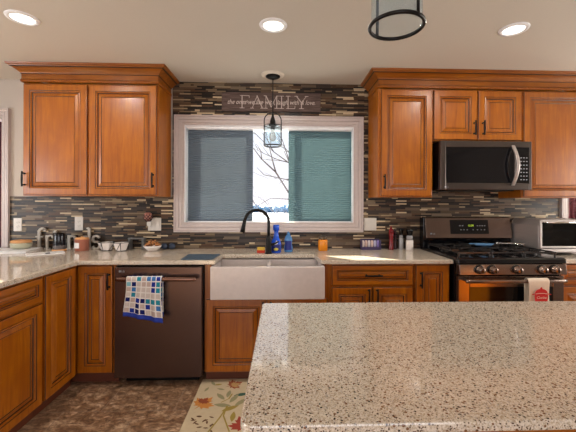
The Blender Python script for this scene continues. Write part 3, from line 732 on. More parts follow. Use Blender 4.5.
drape('tea_towel', 'cream linen towel with a red pot print on the oven handle', 'towel', 1.762, 1.915, -0.746, 0.777, 0.022, 0.52, 0.60, [M['linen']], 0.003, 0.52, 0.0, 2.2)
b = newbm(); yy = -0.7795; cx, cz = 1.846, 0.680
body = [(cx-0.045, cz-0.038), (cx+0.045, cz-0.038), (cx+0.050, cz+0.0), (cx+0.047, cz+0.010), (cx+0.072, cz+0.006), (cx+0.072, cz+0.013), (cx+0.046, cz+0.018)]
body += [(cx+0.046*math.cos(a), cz+0.020+0.030*math.sin(a)) for a in [PI*k/12 for k in range(0, 13)]]
body += [(cx-0.046, cz+0.018), (cx-0.066, cz+0.013), (cx-0.066, cz+0.006), (cx-0.047, cz+0.010), (cx-0.050, cz+0.0)]
prism(b, body, yy-0.001, yy, 0, 'XZ'); lathe(b, [(0.0, yy-0.001), (0.008, yy-0.001), (0.008, yy)], (cx, 0, cz+0.054), 10, axis='Y')
pr_ = obj('pot_print', b, M['red'], bpy.data.objects['tea_towel'])
text('print_lettering', 'Cucina', 0.026, (cx, yy-0.0016, cz-0.020), M['linen'], bpy.data.objects['tea_towel'], 0.0003, shear=0.3)
b = newbm(); ribbon(b, [(cx-0.043, cz+0.014), (cx-0.02, cz+0.018), (cx+0.02, cz+0.018), (cx+0.043, cz+0.014)], 0.004, yy-0.0018, yy-0.0012); obj('lid_line', b, M['linen'], bpy.data.objects['tea_towel'])

# ------------------------------------------------------------------ microwave
t = thing('microwave', 'graphite steel over-the-range microwave with curved handle', 'microwave')
mx0, mx1, mz0, mz1 = 1.296, 2.062, 1.449, 1.850
b = newbm(); box(b, mx0, mx1, -0.372, -0.012, mz0, mz1); obj('case', b, M['blackg'], t, 0.003)
b = newbm(); box(b, mx0, mx0+0.045, -0.402, -0.3725, mz0, mz1); box(b, mx1-0.022, mx1, -0.402, -0.3725, mz0, mz1); box(b, mx0+0.0451, mx1-0.0221, -0.402, -0.3725, mz0, mz0+0.055); box(b, mx0+0.0451, mx1-0.0221, -0.402, -0.3725, mz1-0.050, mz1); box(b, 1.915, 1.928, -0.402, -0.3725, mz0+0.0551, mz1-0.0501); fr = obj('front_frame', b, M['steel'], t, 0.004)
b = newbm(); box(b, mx0+0.0455, 1.9145, -0.399, -0.373, mz0+0.0555, mz1-0.0505); obj('door_glass', b, M['blackg'], t)
b = newbm(); box(b, 1.9285, mx1-0.0225, -0.4005, -0.373, mz0+0.0555, mz1-0.0505); kp = obj('keypad', b, M['blackg'], t)
b = newbm(); pts = []
for k in range(13):
    u = k/12; pts.append((1.895, -0.405-0.062*math.sin(PI*u), mz0+0.035+u*0.33))
vsr = [[(p[0]-0.013, p[1], p[2]), (p[0]+0.013, p[1], p[2]), (p[0]+0.013, p[1]-0.014, p[2]), (p[0]-0.013, p[1]-0.014, p[2])] for p in pts]
loft(b, vsr); obj('handle', b, M['steell'], t, 0.003)
for i in range(3):
    for j in range(7):
        x = 1.972+i*0.024; z = mz0+0.085+j*0.030
        b = newbm(); box(b, x-0.006, x+0.006, -0.4015, -0.4006, z-0.004, z+0.004); obj('key', b, M['marking'], kp)
b = newbm(); lathe(b, [(0.0, -0.4035), (0.007, -0.4035), (0.007, -0.402)], (1.335, 0, mz0+0.022), 14, axis='Y'); obj('badge_disc', b, M['marking'], fr); text('badge', 'LG', 0.016, (1.356, -0.4028, mz0+0.016), M['marking'], fr)
b = newbm(); box(b, mx0+0.1, mx1-0.1, -0.33, -0.10, mz0-0.006, mz0-0.0002); obj('underside_grille', b, M['black'], t)

# ------------------------------------------------------------------ toaster oven
t = thing('toaster_oven', 'silver countertop toaster oven with glass door right of the range', 'toaster oven', (0, 0, 0.914))
tx0, tx1, ty0, ty1, tz0, tz1 = 2.106, 2.60, -0.420, -0.085, 0.022, 0.292
b = newbm(); prism(b, [(tx0+0.004, tz0), (tx0-0.0+0.0, tz0+0.05), (tx0, tz1-0.05), (tx0+0.03, tz1), (tx1-0.03, tz1), (tx1, tz1-0.05), (tx1, tz0+0.05), (tx1-0.004, tz0),
   (tx1-0.02, tz0), (tx1-0.02, tz1-0.03), (tx0+0.02, tz1-0.03), (tx0+0.02, tz0)], ty0, ty1)
obj('shell', b, M['steell'], t, 0.004)
b = newbm(); box(b, tx0+0.021, tx1-0.021, ty1-0.02, ty1-0.001, tz0, tz1-0.031); box(b, tx0+0.021, tx1-0.021, ty0+0.01, ty1-0.0201, tz0, tz0+0.03); box(b, tx0+0.0205, tx0+0.024, ty0+0.002, ty1-0.021, tz0+0.031, tz1-0.0345); box(b, tx1-0.11, tx1-0.0205, ty0+0.002, ty1-0.021, tz0+0.031, tz1-0.0345); box(b, tx0+0.0245, tx1-0.111, ty0+0.002, ty1-0.021, tz1-0.036, tz1-0.0305); obj('cavity', b, M['toe2'], t)
b = newbm(); frame_rect(b, tx0+0.002, tx1-0.10, tz0+0.035, tz1-0.006, ty0-0.016, ty0-0.001, 0.018); dr = obj('door', b, M['steell'], t, 0.004)
b = newbm(); box(b, tx0+0.0205, tx1-0.1185, ty0-0.010, ty0-0.006, tz0+0.0535, tz1-0.0245); obj('door_glass', b, M['toastglass'], dr)
b = newbm(); tube(b, [(tx0+0.03, ty0-0.017, tz1-0.022), (tx0+0.035, ty0-0.045, tz1-0.022), (tx1-0.135, ty0-0.045, tz1-0.022), (tx1-0.13, ty0-0.017, tz1-0.022)], 0.007, 10); obj('handle', b, M['chrome'], dr, 0, True)
b = newbm(); box(b, tx1-0.098, tx1-0.002, ty0-0.014, ty0-0.001, tz0+0.035, tz1-0.006); cpn = obj('control_panel', b, M['steell'], t, 0.003)
for z in (0.09, 0.155, 0.22):
    b = newbm(); lathe(b, [(0.0, ty0-0.034), (0.017, ty0-0.034), (0.019, ty0-0.015)], (tx1-0.05, 0, tz0+z-0.02), 16, axis='Y'); obj('knob', b, M['black'], cpn)
b = newbm(); box(b, tx0+0.004, tx1-0.004, ty0-0.024, ty0-0.001, tz0+0.002, tz0+0.030); obj('crumb_tray', b, M['steell'], t, 0.006)
for z in (0.10, 0.17):
    b = newbm()
    for k in range(12): tube(b, [(tx0+0.04+k*0.034, ty0+0.03, tz0+z), (tx0+0.04+k*0.034, ty1-0.03, tz0+z)], 0.0018, 6)
    tube(b, [(tx0+0.0205, ty0+0.03, tz0+z), (tx1-0.0205, ty0+0.03, tz0+z)], 0.0025, 6); tube(b, [(tx0+0.0205, ty1-0.03, tz0+z), (tx1-0.0205, ty1-0.03, tz0+z)], 0.0025, 6); obj('rack', b, M['chrome'], t)
for x in (tx0+0.04, tx1-0.04):
    for y in (ty0+0.04, ty1-0.04): b = newbm(); lathe(b, [(0.014, 0.0), (0.012, tz0)], (x, y, 0), 12); obj('foot', b, M['black'], t)

# ------------------------------------------------------------------ things on the range
M['bluesil'] = plain('light_blue_silicone', (88, 132, 176), 0.5)
t = thing('spoon_rest', 'light blue oval spoon rest lying on the range grates', 'spoon rest', (1.725, -0.29, 0.9765), R(-8))
b = newbm(); pts = []
n = 28; outer = [(0.085*math.cos(2*PI*k/n), 0.045*math.sin(2*PI*k/n)) for k in range(n)]
loft(b, [[(x*0.75, y*0.75, 0) for x, y in outer], [(x, y, 0.016) for x, y in outer], [(x*0.94, y*0.92, 0.016) for x, y in outer], [(x*0.68, y*0.66, 0.004) for x, y in outer]]); obj('dish', b, M['bluesil'], t, 0, True)
b = newbm(); tube(b, [(-0.083, 0, 0.012)]+[(-0.098+0.017*math.cos(a), 0.013*math.sin(a), 0.014) for a in [2*PI*k/10+0.1 for k in range(11)]], 0.004, 6); obj('loop', b, M['bluesil'], t, 0, True)
t = thing('serving_tongs', 'chrome tongs lying on the right rear grate beside the toaster oven', 'tongs', (2.00, -0.24, 0.9765), R(-15))
for s_ in (-1, 1):
    b = newbm(); pts = [(-0.11, 0, 0.012), (-0.05, s_*0.022, 0.012), (0.03, s_*0.030, 0.012), (0.07, s_*0.026, 0.012)]
    for q in range(len(pts)-1):
        p, r_ = Vector(pts[q]), Vector(pts[q+1]); tube(b, [p, r_], 0.0055, 8)
    tube(b, [(0.068, s_*0.026, 0.012), (0.085, s_*0.026, 0.009), (0.098, s_*0.022, 0.008)], [0.006, 0.012, 0.004], 8); obj('arm', b, M['chrome'], t, 0, True)
b = newbm(); lathe(b, [(0.010, 0.0), (0.012, 0.006), (0.012, 0.018), (0.008, 0.022)], (-0.11, 0, 0), 12); obj('hinge', b, M['chrome'], t, 0, True)

# ------------------------------------------------------------------ outlets and switches
def outlet(label, x0, x1, z0, z1, kinds, cat='outlet', name='wall_outlet'):
    cx, cz = (x0+x1)/2, (z0+z1)/2; t = thing(name, label, cat, (cx, TY-0.0003, cz)); w, h = (x1-x0)/2, (z1-z0)/2
    b = newbm(); box(b, -w, w, -0.006, 0, -h, h); pl = obj('plate', b, M['plate'], t, 0.002)
    n = len(kinds)
    for i, k in enumerate(kinds):
        ox = (i-(n-1)/2)*2*w/n
        if k == 'o':
            for dz in (-0.02, 0.02):
                b = newbm(); prism(b, [(ox+0.0165*math.cos(a), dz+0.0135*math.sin(a)) for a in [2*PI*q/16 for q in range(16)]], -0.0085, -0.006); so = obj('socket', b, M['plate'], t)
                b = newbm(); box(b, ox-0.007, ox-0.005, -0.0090, -0.0086, dz-0.004, dz+0.005); box(b, ox+0.005, ox+0.007, -0.0090, -0.0086, dz-0.004, dz+0.005); box(b, ox-0.002, ox+0.002, -0.0090, -0.0086, dz-0.010, dz-0.006); obj('slots', b, M['platedark'], so)
        else:
            b = newbm(); box(b, ox-0.016, ox+0.016, -0.0085, -0.006, -0.033, 0.033); box(b, ox-0.013, ox+0.013, -0.012, -0.0086, -0.004, 0.028); obj('rocker', b, M['plate'], t, 0.001)
    return t
outlet('white wall outlet nearest the doorway at far left', -2.402, -2.331, 1.075, 1.192, 'o')
outlet('white wall outlet above the word sign and the copper candle', -1.866, -1.793, 1.082, 1.203, 'o')
outlet('double white wall outlet just left of the sink window, air freshener plugged in', -1.215, -1.098, 1.080, 1.195, 'os')
outlet('double white switch plate just right of the sink window', 0.764, 0.878, 1.082, 1.198, 'ss', 'light switch', 'light_switch')
# plug-in warmer with lattice shade
M['brownlat'] = plain('dark_brown_lattice', (62, 34, 30), 0.5); M['pinkglass'] = plain('dusty_pink_glass', (186, 128, 112), 0.3)
t = thing('air_freshener', 'dark brown lattice plug-in air freshener on the outlet by the window', 'air freshener', (-1.196, -0.0185, 1.155))
b = newbm(); box(b, -0.018, 0.018, -0.028, 0.0, -0.03, 0.02); obj('plug_body', b, M['plate'], t, 0.003)
b = newbm(); lathe(b, [(0.010, 0.0), (0.030, 0.022), (0.036, 0.045), (0.030, 0.070), (0.016, 0.082)], (0, -0.045, 0.01), 18); obj('shade', b, M['pinkglass'], t, 0, True)
b = newbm()
for k in range(8):
    for s_ in (-1, 1):
        pts = []
        for q in range(9):
            u = q/8; a = 2*PI*k/8+s_*u*2.2; rr_ = 0.013+0.026*math.sin(PI*min(1, u*0.95+0.05)); pts.append((rr_*math.cos(a), -0.045+rr_*math.sin(a), 0.01+u*0.082))
        tube(b, pts, 0.003, 5)
obj('lattice', b, M['brownlat'], t)

# ------------------------------------------------------------------ counter items, left
M['paper'] = plain('white_paper', (228, 226, 224), 0.6); M['paperdark'] = plain('dark_binding', (44, 42, 50), 0.5)
CT = 0.9142
t = thing('magazine', 'thick white magazine lying flat at the far left of the counter', 'magazine', (-2.30, -0.20, CT), R(6))
b = newbm(); box(b, -0.24, 0.20, -0.11, 0.12, 0.0, 0.020); obj('pages', b, M['paper'], t, 0.002)
b = newbm(); box(b, -0.245, 0.205, -0.115, 0.125, 0.0202, 0.0215); obj('cover', b, M['whiteb'], t)
t = thing('notebook', 'white notebook with a black clip lying right of the magazine', 'notebook', (-1.93, -0.335, CT), R(38))
b = newbm(); box(b, -0.10, 0.15, -0.06, 0.07, 0.0, 0.010); obj('pages', b, M['paper'], t, 0.002)
b = newbm(); box(b, 0.02, 0.05, -0.066, -0.03, 0.0101, 0.016); obj('clip', b, M['paperdark'], t, 0.002)
M['palegreen'] = plain('pale_sage_ceramic', (178, 176, 152), 0.3); M['bamboo'] = plain('honey_bamboo', (206, 150, 96), 0.45)
t = thing('lidded_dish', 'pale round dish with honey wooden lid on the magazine', 'dish', (-2.235, -0.145, CT+0.0217))
b = newbm(); lathe(b, [(0.055, 0.0), (0.075, 0.012), (0.082, 0.045), (0.080, 0.05), (0.070, 0.05)], (0, 0, 0), 30, sy=0.9); obj('dish_body', b, M['palegreen'], t, 0, True)
b = newbm(); lathe(b, [(0.070, 0.0502), (0.078, 0.053), (0.080, 0.062), (0.074, 0.072), (0.03, 0.076), (0, 0.077)], (0, 0, 0), 30, sy=0.9); obj('lid', b, M['bamboo'], t, 0, True)

# word sign: seven cut letters on a base strip
M['letters'] = plain('weathered_pale_grey_wood', (186, 180, 170), 0.7)
t = thing('word_sign', 'pale grey cut-out friends word sign standing against the backsplash', 'sign', (0, -0.030, CT))
def arc(cx, cz, rx, rz, a0, a1, n=10): return [(cx+rx*math.cos(R(a0+(a1-a0)*k/n)), cz+rz*math.sin(R(a0+(a1-a0)*k/n))) for k in range(n+1)]
yA, yB = -0.008, 0.008
def letter(fn): 
    b = newbm(); fn(b); return obj('letter', b, M['letters'], t)
sw = 0.021
def lf(b): x = -2.166; ribbon(b, [(x, 0), (x, 0.15)]+arc(x+0.03, 0.15, 0.03, 0.035, 180, 50, 7), sw, yA, yB); ribbon(b, [(x-0.028, 0.112), (x+0.034, 0.112)], 0.012, yA-.001, yB+.001); ribbon(b, [(x-0.022, 0.006), (x+0.024, 0.006)], 0.012, yA-.001, yB+.001); lathe(b, [(0.0, yA), (0.013, yA), (0.013, yB), (0, yB)], (x+0.048, 0, 0.172), 12, axis='Y')
def lr(b): x = -2.098; ribbon(b, [(x, 0), (x, 0.125)], sw, yA, yB); ribbon(b, arc(x+0.032, 0.09, 0.030, 0.032, 170, 40, 7), 0.014, yA-.001, yB+.001); ribbon(b, [(x-0.024, 0.006), (x+0.024, 0.006)], 0.012, yA-.001, yB+.001); lathe(b, [(0.0, yA), (0.012, yA), (0.012, yB), (0, yB)], (x+0.054, 0, 0.108), 12, axis='Y')
def li(b): x = -2.026; ribbon(b, [(x, 0), (x, 0.12)], sw, yA, yB); ribbon(b, [(x-0.02, 0.006), (x+0.02, 0.006)], 0.012, yA-.001, yB+.001); lathe(b, [(0.0, yA), (0.014, yA), (0.014, yB), (0, yB)], (x, 0, 0.155), 12, axis='Y')
def le(b): x = -1.970; ribbon(b, arc(x, 0.058, 0.034, 0.056, 5, 330, 16), 0.016, yA, yB); ribbon(b, [(x-0.03, 0.064), (x+0.036, 0.064)], 0.010, yA-.001, yB+.001)
def ln(b): x = -1.905; ribbon(b, [(x, 0), (x, 0.125)], sw, yA, yB); ribbon(b, arc(x+0.028, 0.085, 0.028, 0.034, 170, 0, 8)+[(x+0.056, 0)], sw*0.85, yA-.001, yB+.001); ribbon(b, [(x-0.02, 0.006), (x+0.02, 0.006)], 0.012, yA-.0015, yB+.0015); ribbon(b, [(x+0.036, 0.006), (x+0.076, 0.006)], 0.012, yA-.0015, yB+.0015)
def ld(b): x = -1.728; ribbon(b, [(x, 0), (x, 0.19)], sw, yA, yB); ribbon(b, arc(x-0.036, 0.058, 0.034, 0.055, 20, 340, 16), 0.016, yA-.001, yB+.001); ribbon(b, [(x-0.02, 0.186), (x, 0.192)], 0.012, yA-.001, yB+.001); ribbon(b, [(x, 0.006), (x+0.02, 0.006)], 0.012, yA-.0015, yB+.0015)
def ls(b): x = -1.667; ribbon(b, arc(x, 0.092, 0.030, 0.028, 20, 260, 9)+arc(x, 0.036, 0.032, 0.032, 80, -160, 10), 0.017, yA, yB)
for f in (lf, lr, li, le, ln, ld, ls): letter(f)

M['canglass'] = plain('dark_smoked_jar', (24, 24, 30), 0.12); M['cangrey'] = plain('grey_tea_leaves', (96, 88, 86), 0.6)
t = thing('storage_jar', 'dark glass storage jar with wooden foot in front of the word sign', 'jar', (-1.915, -0.145, CT))
b = newbm(); lathe(b, [(0.050, 0.0), (0.054, 0.004), (0.054, 0.014), (0.049, 0.017)], (0, 0, 0), 26); obj('wooden_foot', b, M['bamboo'], t, 0, True)
b = newbm(); lathe(b, [(0.043, 0.0172), (0.046, 0.022), (0.046, 0.135), (0.044, 0.142)], (0, 0, 0), 26, mis=[1, 0, 0, 0]); 
lathe(b, [(0.0465, 0.02), (0.0467, 0.05), (0.0465, 0.0505)], (0, 0, 0), 26, mi=1, cap=False); obj('glass_body', b, [M['canglass'], M['cangrey']], t, 0, True)
b = newbm(); lathe(b, [(0.048, 0.1422), (0.049, 0.148), (0.046, 0.156), (0.0, 0.158)], (0, 0, 0), 26); obj('lid', b, M['blackg'], t, 0, True)

M['copper'] = plain('terracotta_copper', (168, 104, 84), 0.4, 0.1)
t = thing('candle', 'copper coloured candle tin with white label and wooden lid', 'candle', (-1.742, -0.115, CT))
b = newbm(); lathe(b, [(0.050, 0), (0.054, 0.004), (0.056, 0.088), (0.058, 0.092), (0.058, 0.098), (0.054, 0.098)], (0, 0, 0), 28); obj('tin', b, M['copper'], t, 0, True)
b = newbm(); rows = []
for z in (0.025, 0.072): rows.append([(0.0572*math.cos(a), 0.0572*math.sin(a), z) for a in [R(-145+9*k) for k in range(8)]])
loft(b, rows, False, False); obj('label_sticker', b, M['paper'], t)
b = newbm(); lathe(b, [(0.050, 0.0982), (0.052, 0.102), (0.048, 0.112), (0.012, 0.115), (0.010, 0.122), (0, 0.123)], (0, 0, 0), 28); obj('lid', b, M['bamboo'], t, 0, True)

M['porcelain'] = plain('white_porcelain', (226, 218, 214), 0.2)
def geobowl(label, cx, cy, w, rot):
    t = thing('geometric_bowl', label, 'bowl', (cx, cy, CT), rot, 'black and white bowls')
    b = newbm(); n = 6; rings = []
    P = lambda r, z, o=0: [(r*math.cos(2*PI*(k+o)/n), r*0.85*math.sin(2*PI*(k+o)/n), z) for k in range(n)]
    loft(b, [P(w*0.62, 0.0), P(w*1.0, 0.072), P(w*0.95, 0.072), P(w*0.57, 0.006)])
    for f in b.faces: f.smooth = False
    obj('bowl_body', b, M['porcelain'], t)
    b = newbm(); lo, hi = P(w*0.625, 0.003), P(w*1.01, 0.073)
    for k in range(n):
        tube(b, [hi[k], hi[(k+1) % n]], 0.0028, 6); tube(b, [lo[k], lo[(k+1) % n]], 0.0028, 6); tube(b, [lo[k], hi[(k+1) % n] if k % 2 else hi[k]], 0.0028, 6)
    obj('black_lines', b, M['black'], t)
geobowl('faceted black lined white bowl beside the copper candle', -1.530, -0.120, 0.066, 0.3)
geobowl('faceted black lined white bowl beside the grey riser stand', -1.392, -0.140, 0.070, 0.9)

M['darkgrey'] = plain('dark_grey_painted_metal', (96, 94, 92), 0.5)
t = thing('riser_stand', 'small dark grey riser stand behind the white bowls', 'stand', (-1.300, -0.043, CT))
b = newbm(); box(b, -0.072, 0.072, -0.025, 0.030, 0.092, 0.104); obj('top', b, M['darkgrey'], t, 0.002)
for x in (-0.070, 0.048): b = newbm(); box(b, x, x+0.020, -0.024, 0.028, 0, 0.0918); obj('leg', b, M['darkgrey'], t, 0.002)

M['pretzel'] = plain('golden_brown_snack', (176, 118, 66), 0.5); M['pretzel2'] = plain('dark_brown_snack', (110, 62, 34), 0.5)
t = thing('snack_bowl', 'shallow white dish heaped with brown nuts left of the window', 'bowl', (-1.128, -0.135, CT))
b = newbm(); lathe(b, [(0.035, 0), (0.045, 0.004), (0.070, 0.030), (0.078, 0.045), (0.074, 0.045), (0.062, 0.028), (0.04, 0.010)], (0, 0, 0), 28, sy=0.85); obj('dish', b, M['porcelain'], t, 0, True)
random.seed(9); b = newbm()
for k in range(110):
    a = random.uniform(0, 2*PI); rr_ = 0.066*math.sqrt(random.random()); z = 0.030+0.068*(1-(rr_/0.075)**2)*random.uniform(0.3, 1)
    p = Vector((rr_*math.cos(a), rr_*0.8*math.sin(a), z)); d = Vector((random.uniform(-1, 1), random.uniform(-1, 1), random.uniform(-.5, .5))).normalized()*0.010
    tube(b, [p-d, p-d*0.3, p+d*0.3, p+d], [0.002, 0.0065, 0.0065, 0.002], 6, k % 3 == 0)
o = obj('nuts', b, [M['pretzel'], M['pretzel2']], t, 0, True); o['kind'] = 'stuff'

M['navy'] = plain('dark_slate_blue', (44, 56, 76), 0.3)
t = thing('sunglasses', 'dark blue sunglasses folded on the counter beside the nut dish', 'sunglasses', (-1.015, -0.072, CT), 0)
for s_ in (-1, 1):
    b = newbm(); lathe(b, [(0.0, -0.004), (0.026, -0.003), (0.030, 0.0), (0.026, 0.003), (0.0, 0.004)], (s_*0.034, 0, 0.031), 20, axis='Y', sy=0.9); obj('lens', b, M['navy'], t, 0, True)
    b = newbm(); tube(b, [(s_*0.062, 0.003, 0.036), (s_*0.064, 0.02, 0.032), (s_*0.0, 0.040, 0.012), (-s_*0.03, 0.043, 0.004)], 0.003, 6); obj('temple', b, M['black'], t)
b = newbm(); tube(b, [(-0.010, 0, 0.036), (0, -0.001, 0.042), (0.010, 0, 0.036)], 0.0035, 6); obj('bridge', b, M['black'], t)

# drying mat
t_ = NT('ribbed_blue_black_mat'); f_ = t_.noise(t_.coord(), 160, 3)
t_.col(t_.ramp(f_, [(0.4, g((22, 30, 40))), (0.52, g((48, 72, 96))), (0.62, g((88, 108, 118)))])); t_.set(Roughness=0.8); M['mat'] = t_.m
b = newbm(); prism(b, [(-0.742, -0.615), (-0.512, -0.615), (-0.500, -0.365), (-0.752, -0.365)], CT, CT+0.006, 0, 'XY'); tag(obj('drying_mat', b, M['mat'], None, 0.002), 'dark blue black dish drying mat on the counter left of the sink', 'mat')

# ------------------------------------------------------------------ things by the faucet
M['spyel'] = plain('yellow_sponge', (218, 178, 70), 0.9); M['spred'] = plain('red_scourer', (196, 60, 40), 0.9)
t = thing('sponge', 'yellow and red sponge standing left of the faucet', 'sponge', (-0.176, -0.265, CT))
b = newbm(); box(b, -0.033, 0.033, -0.012, 0.020, 0.0, 0.022); obj('scourer', b, M['spred'], t, 0.003)
b = newbm(); box(b, -0.031, 0.031, -0.012, 0.019, 0.0222, 0.046); obj('foam', b, M['spyel'], t, 0.004)
M['blueb'] = plain('cobalt_blue_plastic', (18, 84, 214), 0.2, Coat_Weight=0.5); M['bluel'] = plain('translucent_sky_blue', (74, 128, 182), 0.15); M['labely'] = plain('yellow_label', (226, 214, 90), 0.5); M['labelb'] = plain('deep_blue_label', (14, 34, 120), 0.4)
t = thing('cleaner_bottle', 'tall cobalt blue cleaner bottle beside the faucet', 'bottle', (-0.048, -0.262, CT))
b = newbm(); lathe(b, [(0.036, 0), (0.042, 0.006), (0.043, 0.07), (0.036, 0.10), (0.022, 0.130), (0.018, 0.165), (0.020, 0.185)], (0, 0, 0), 24, sy=0.75); obj('bottle_body', b, M['blueb'], t, 0, True)
b = newbm(); lathe(b, [(0.020, 0.186), (0.026, 0.192), (0.028, 0.225), (0.026, 0.236), (0.0, 0.237)], (0, 0, 0), 20); obj('cap', b, M['blueb'], t, 0, True)
b = newbm(); rows = []
for z, rr_ in ((0.016, 0.0425), (0.072, 0.0435)): rows.append([((rr_+0.001)*math.cos(a), 0.75*(rr_+0.001)*math.sin(a), z) for a in [R(-150+10*k) for k in range(13)]])
loft(b, rows, False, False, mi=0); obj('front_label', b, M['labelb'], t)
b = newbm(); lathe(b, [(0.0, -0.0352), (0.020, -0.0352), (0.020, -0.033)], (0.0, 0, 0.034), 18, axis='Y', sy=0.6); obj('yellow_oval', b, M['labely'], t)
b = newbm(); prism(b, [(-0.014, 0.070), (0.016, 0.078), (0.004, 0.110)], -0.034, -0.031); obj('white_splash', b, M['paper'], t)
t = thing('soap_bottle', 'short clear blue dish soap bottle right of the cleaner bottle', 'bottle', (0.056, -0.222, CT))
b = newbm(); lathe(b, [(0.030, 0), (0.036, 0.006), (0.037, 0.04), (0.030, 0.07), (0.035, 0.105), (0.028, 0.130), (0.013, 0.146)], (0, 0, 0), 24, sy=0.7); obj('bottle_body', b, M['bluel'], t, 0, True)
b = newbm(); lathe(b, [(0.014, 0.1465), (0.015, 0.152), (0.013, 0.162), (0.007, 0.165), (0.007, 0.174), (0, 0.175)], (0, 0, 0), 18); obj('cap', b, M['bluel'], t, 0, True)
b = newbm(); rows = []
for z, rr_ in ((0.020, 0.0370), (0.050, 0.0362), (0.070, 0.0330), (0.098, 0.0362)): rows.append([((rr_+0.001)*math.cos(a), 0.7*(rr_+0.001)*math.sin(a), z) for a in [R(-140+10*k) for k in range(11)]])
loft(b, rows, False, False); obj('front_label', b, M['labelb'], t, 0, True)
M['amber'] = plain('amber_orange_filling', (216, 130, 20), 0.25); M['lidgrey'] = plain('dark_zinc_lid', (92, 80, 70), 0.4, 0.7)
t = thing('preserve_jar', 'glass jar of orange preserve with dark lid under the window', 'jar', (0.362, -0.150, CT))
b = newbm(); lathe(b, [(0.036, 0), (0.041, 0.006), (0.042, 0.088), (0.037, 0.100)], (0, 0, 0), 24); obj('jar_body', b, M['amber'], t, 0, True)
b = newbm(); lathe(b, [(0.0375, 0.1002), (0.038, 0.124), (0.030, 0.130), (0, 0.131)], (0, 0, 0), 24); obj('lid', b, M['lidgrey'], t, 0, True)

# pod rack
M['purple'] = plain('dark_purple_plastic', (56, 40, 80), 0.4)
t = thing('pod_rack', 'dark purple rack of small coffee pods under the switch plate', 'rack', (0.806, -0.078, CT))
b = newbm(); box(b, -0.088, 0.088, -0.028, 0.030, 0, 0.010); box(b, -0.088, 0.088, 0.024, 0.030, 0.0101, 0.095); box(b, -0.090, -0.084, -0.026, 0.0239, 0.0101, 0.085); box(b, 0.084, 0.090, -0.026, 0.0239, 0.0101, 0.085); box(b, -0.0839, 0.0839, -0.028, -0.022, 0.0101, 0.026); obj('frame', b, M['purple'], t, 0.002)
cols = [(212, 196, 190), (200, 170, 160), (196, 186, 190), (206, 176, 166), (180, 172, 200), (128, 112, 176)]
PODC = ['first', 'second', 'third', 'fourth', 'fifth', 'last']
for k in range(6):
    mname = 'pod_foil_%d' % k; M[mname] = plain(mname, cols[k], 0.4)
    b = newbm(); lathe(b, [(0.0095, 0), (0.0125, 0.030), (0.0125, 0.055), (0.010, 0.072), (0.0, 0.073)], (0, 0, 0), 14)
    o = obj('coffee_pod', b, [M[mname]], None, 0, True, (0.806-0.0685+k*0.0274, -0.078, CT+0.0102))
    tag(o, 'small pale packet in the purple rack, %s from the left' % PODC[k], 'coffee pod', 'packets in the purple rack')
# mills and jars
M['redlac'] = plain('dark_red_lacquer', (112, 16, 22), 0.2); M['saltw'] = plain('white_salt', (222, 212, 204), 0.5); M['jarcl'] = plain('cloudy_grey_glass', (148, 146, 146), 0.15); M['darkred'] = plain('near_black_cherry', (48, 16, 20), 0.25)
def mill(label, x, y, m, h, r):
    t = thing('pepper_mill', label, 'pepper mill', (x, y, CT))
    b = newbm(); lathe(b, [(r, 0), (r, 0.012), (r*0.85, 0.03), (r*0.7, h*0.4), (r*0.85, h*0.6), (r, h*0.72)], (0, 0, 0), 20); obj('mill_body', b, m, t, 0, True)
    b = newbm(); lathe(b, [(r*0.95, h*0.722), (r*0.95, h*0.80), (r*0.6, h*0.88), (r*0.35, h*0.92), (r*0.45, h*0.96), (0, h)], (0, 0, 0), 20); obj('mill_head', b, m, t, 0, True)
mill('dark red lacquered pepper mill right of the pod rack', 0.993, -0.085, M['redlac'], 0.215, 0.024)
mill('near black pepper mill touching the dark red mill', 1.038, -0.060, M['darkred'], 0.196, 0.017)
def grinder(label, x, y, h, r, low, cat, body_h):
    t = thing('spice_grinder', label, 'grinder', (x, y, CT))
    b = newbm(); lathe(b, [(r*0.95, 0), (r, 0.004), (r, body_h), (r*0.9, body_h+0.006)], (0, 0, 0), 22); obj('filling', b, low, t, 0, True)
    b = newbm(); lathe(b, [(r*0.9, body_h+0.0062), (r*0.85, h*0.66), (r*0.62, h*0.70)], (0, 0, 0), 22); obj('glass_neck', b, M['jarcl'], t, 0, True)
    b = newbm(); lathe(b, [(r*0.62, h*0.702), (r*0.75, h*0.76), (r*1.0, h*0.94), (r*0.98, h), (0, h)], (0, 0, 0), 22); obj('cap', b, M['blackg'], t, 0, True)
grinder('slim clear spice grinder with black cap between mill and salt', 1.090, -0.070, 0.188, 0.020, M['jarcl'], 0, 0.10)
grinder('wide spice grinder with white salt filling and black cap near the range', 1.158, -0.100, 0.186, 0.032, M['saltw'], 0, 0.082)

# ------------------------------------------------------------------ FAMILY sign
t_ = NT('weathered_brown_board'); f_ = t_.noise(t_.coord((2, 2, 60)), 4, 5, 0.6, 0.4)
t_.col(t_.ramp(f_, [(0.3, g((46, 34, 31))), (0.5, g((84, 66, 60))), (0.7, g((120, 100, 92)))])); t_.set(Roughness=0.8); M['board'] = t_.m
M['signpaint'] = plain('pale_sign_paint', (186, 172, 164), 0.7)
t = thing('wall_sign', 'weathered wooden FAMILY sign mounted above the sink window', 'sign', (-0.100, TY-0.0105, 2.258))
b = newbm(); box(b, -0.452, 0.452, -0.010, 0.010, -0.086, 0.086); bd = obj('board', b, M['board'], t, 0.002)
b = newbm(); S = 0.118; z0 = -0.060; y0, y1 = -0.0115, -0.0101; th, tn = 0.008, 0.0045
def L2(x, pts, w): ribbon(b, [(x+p[0]*S, z0+p[1]*S) for p in pts], w, y0, y1)
def srf(x, cx, z, w=0.3): L2(x, [(cx-w/2, z), (cx+w/2, z)], 0.005)
x = -0.285  # F
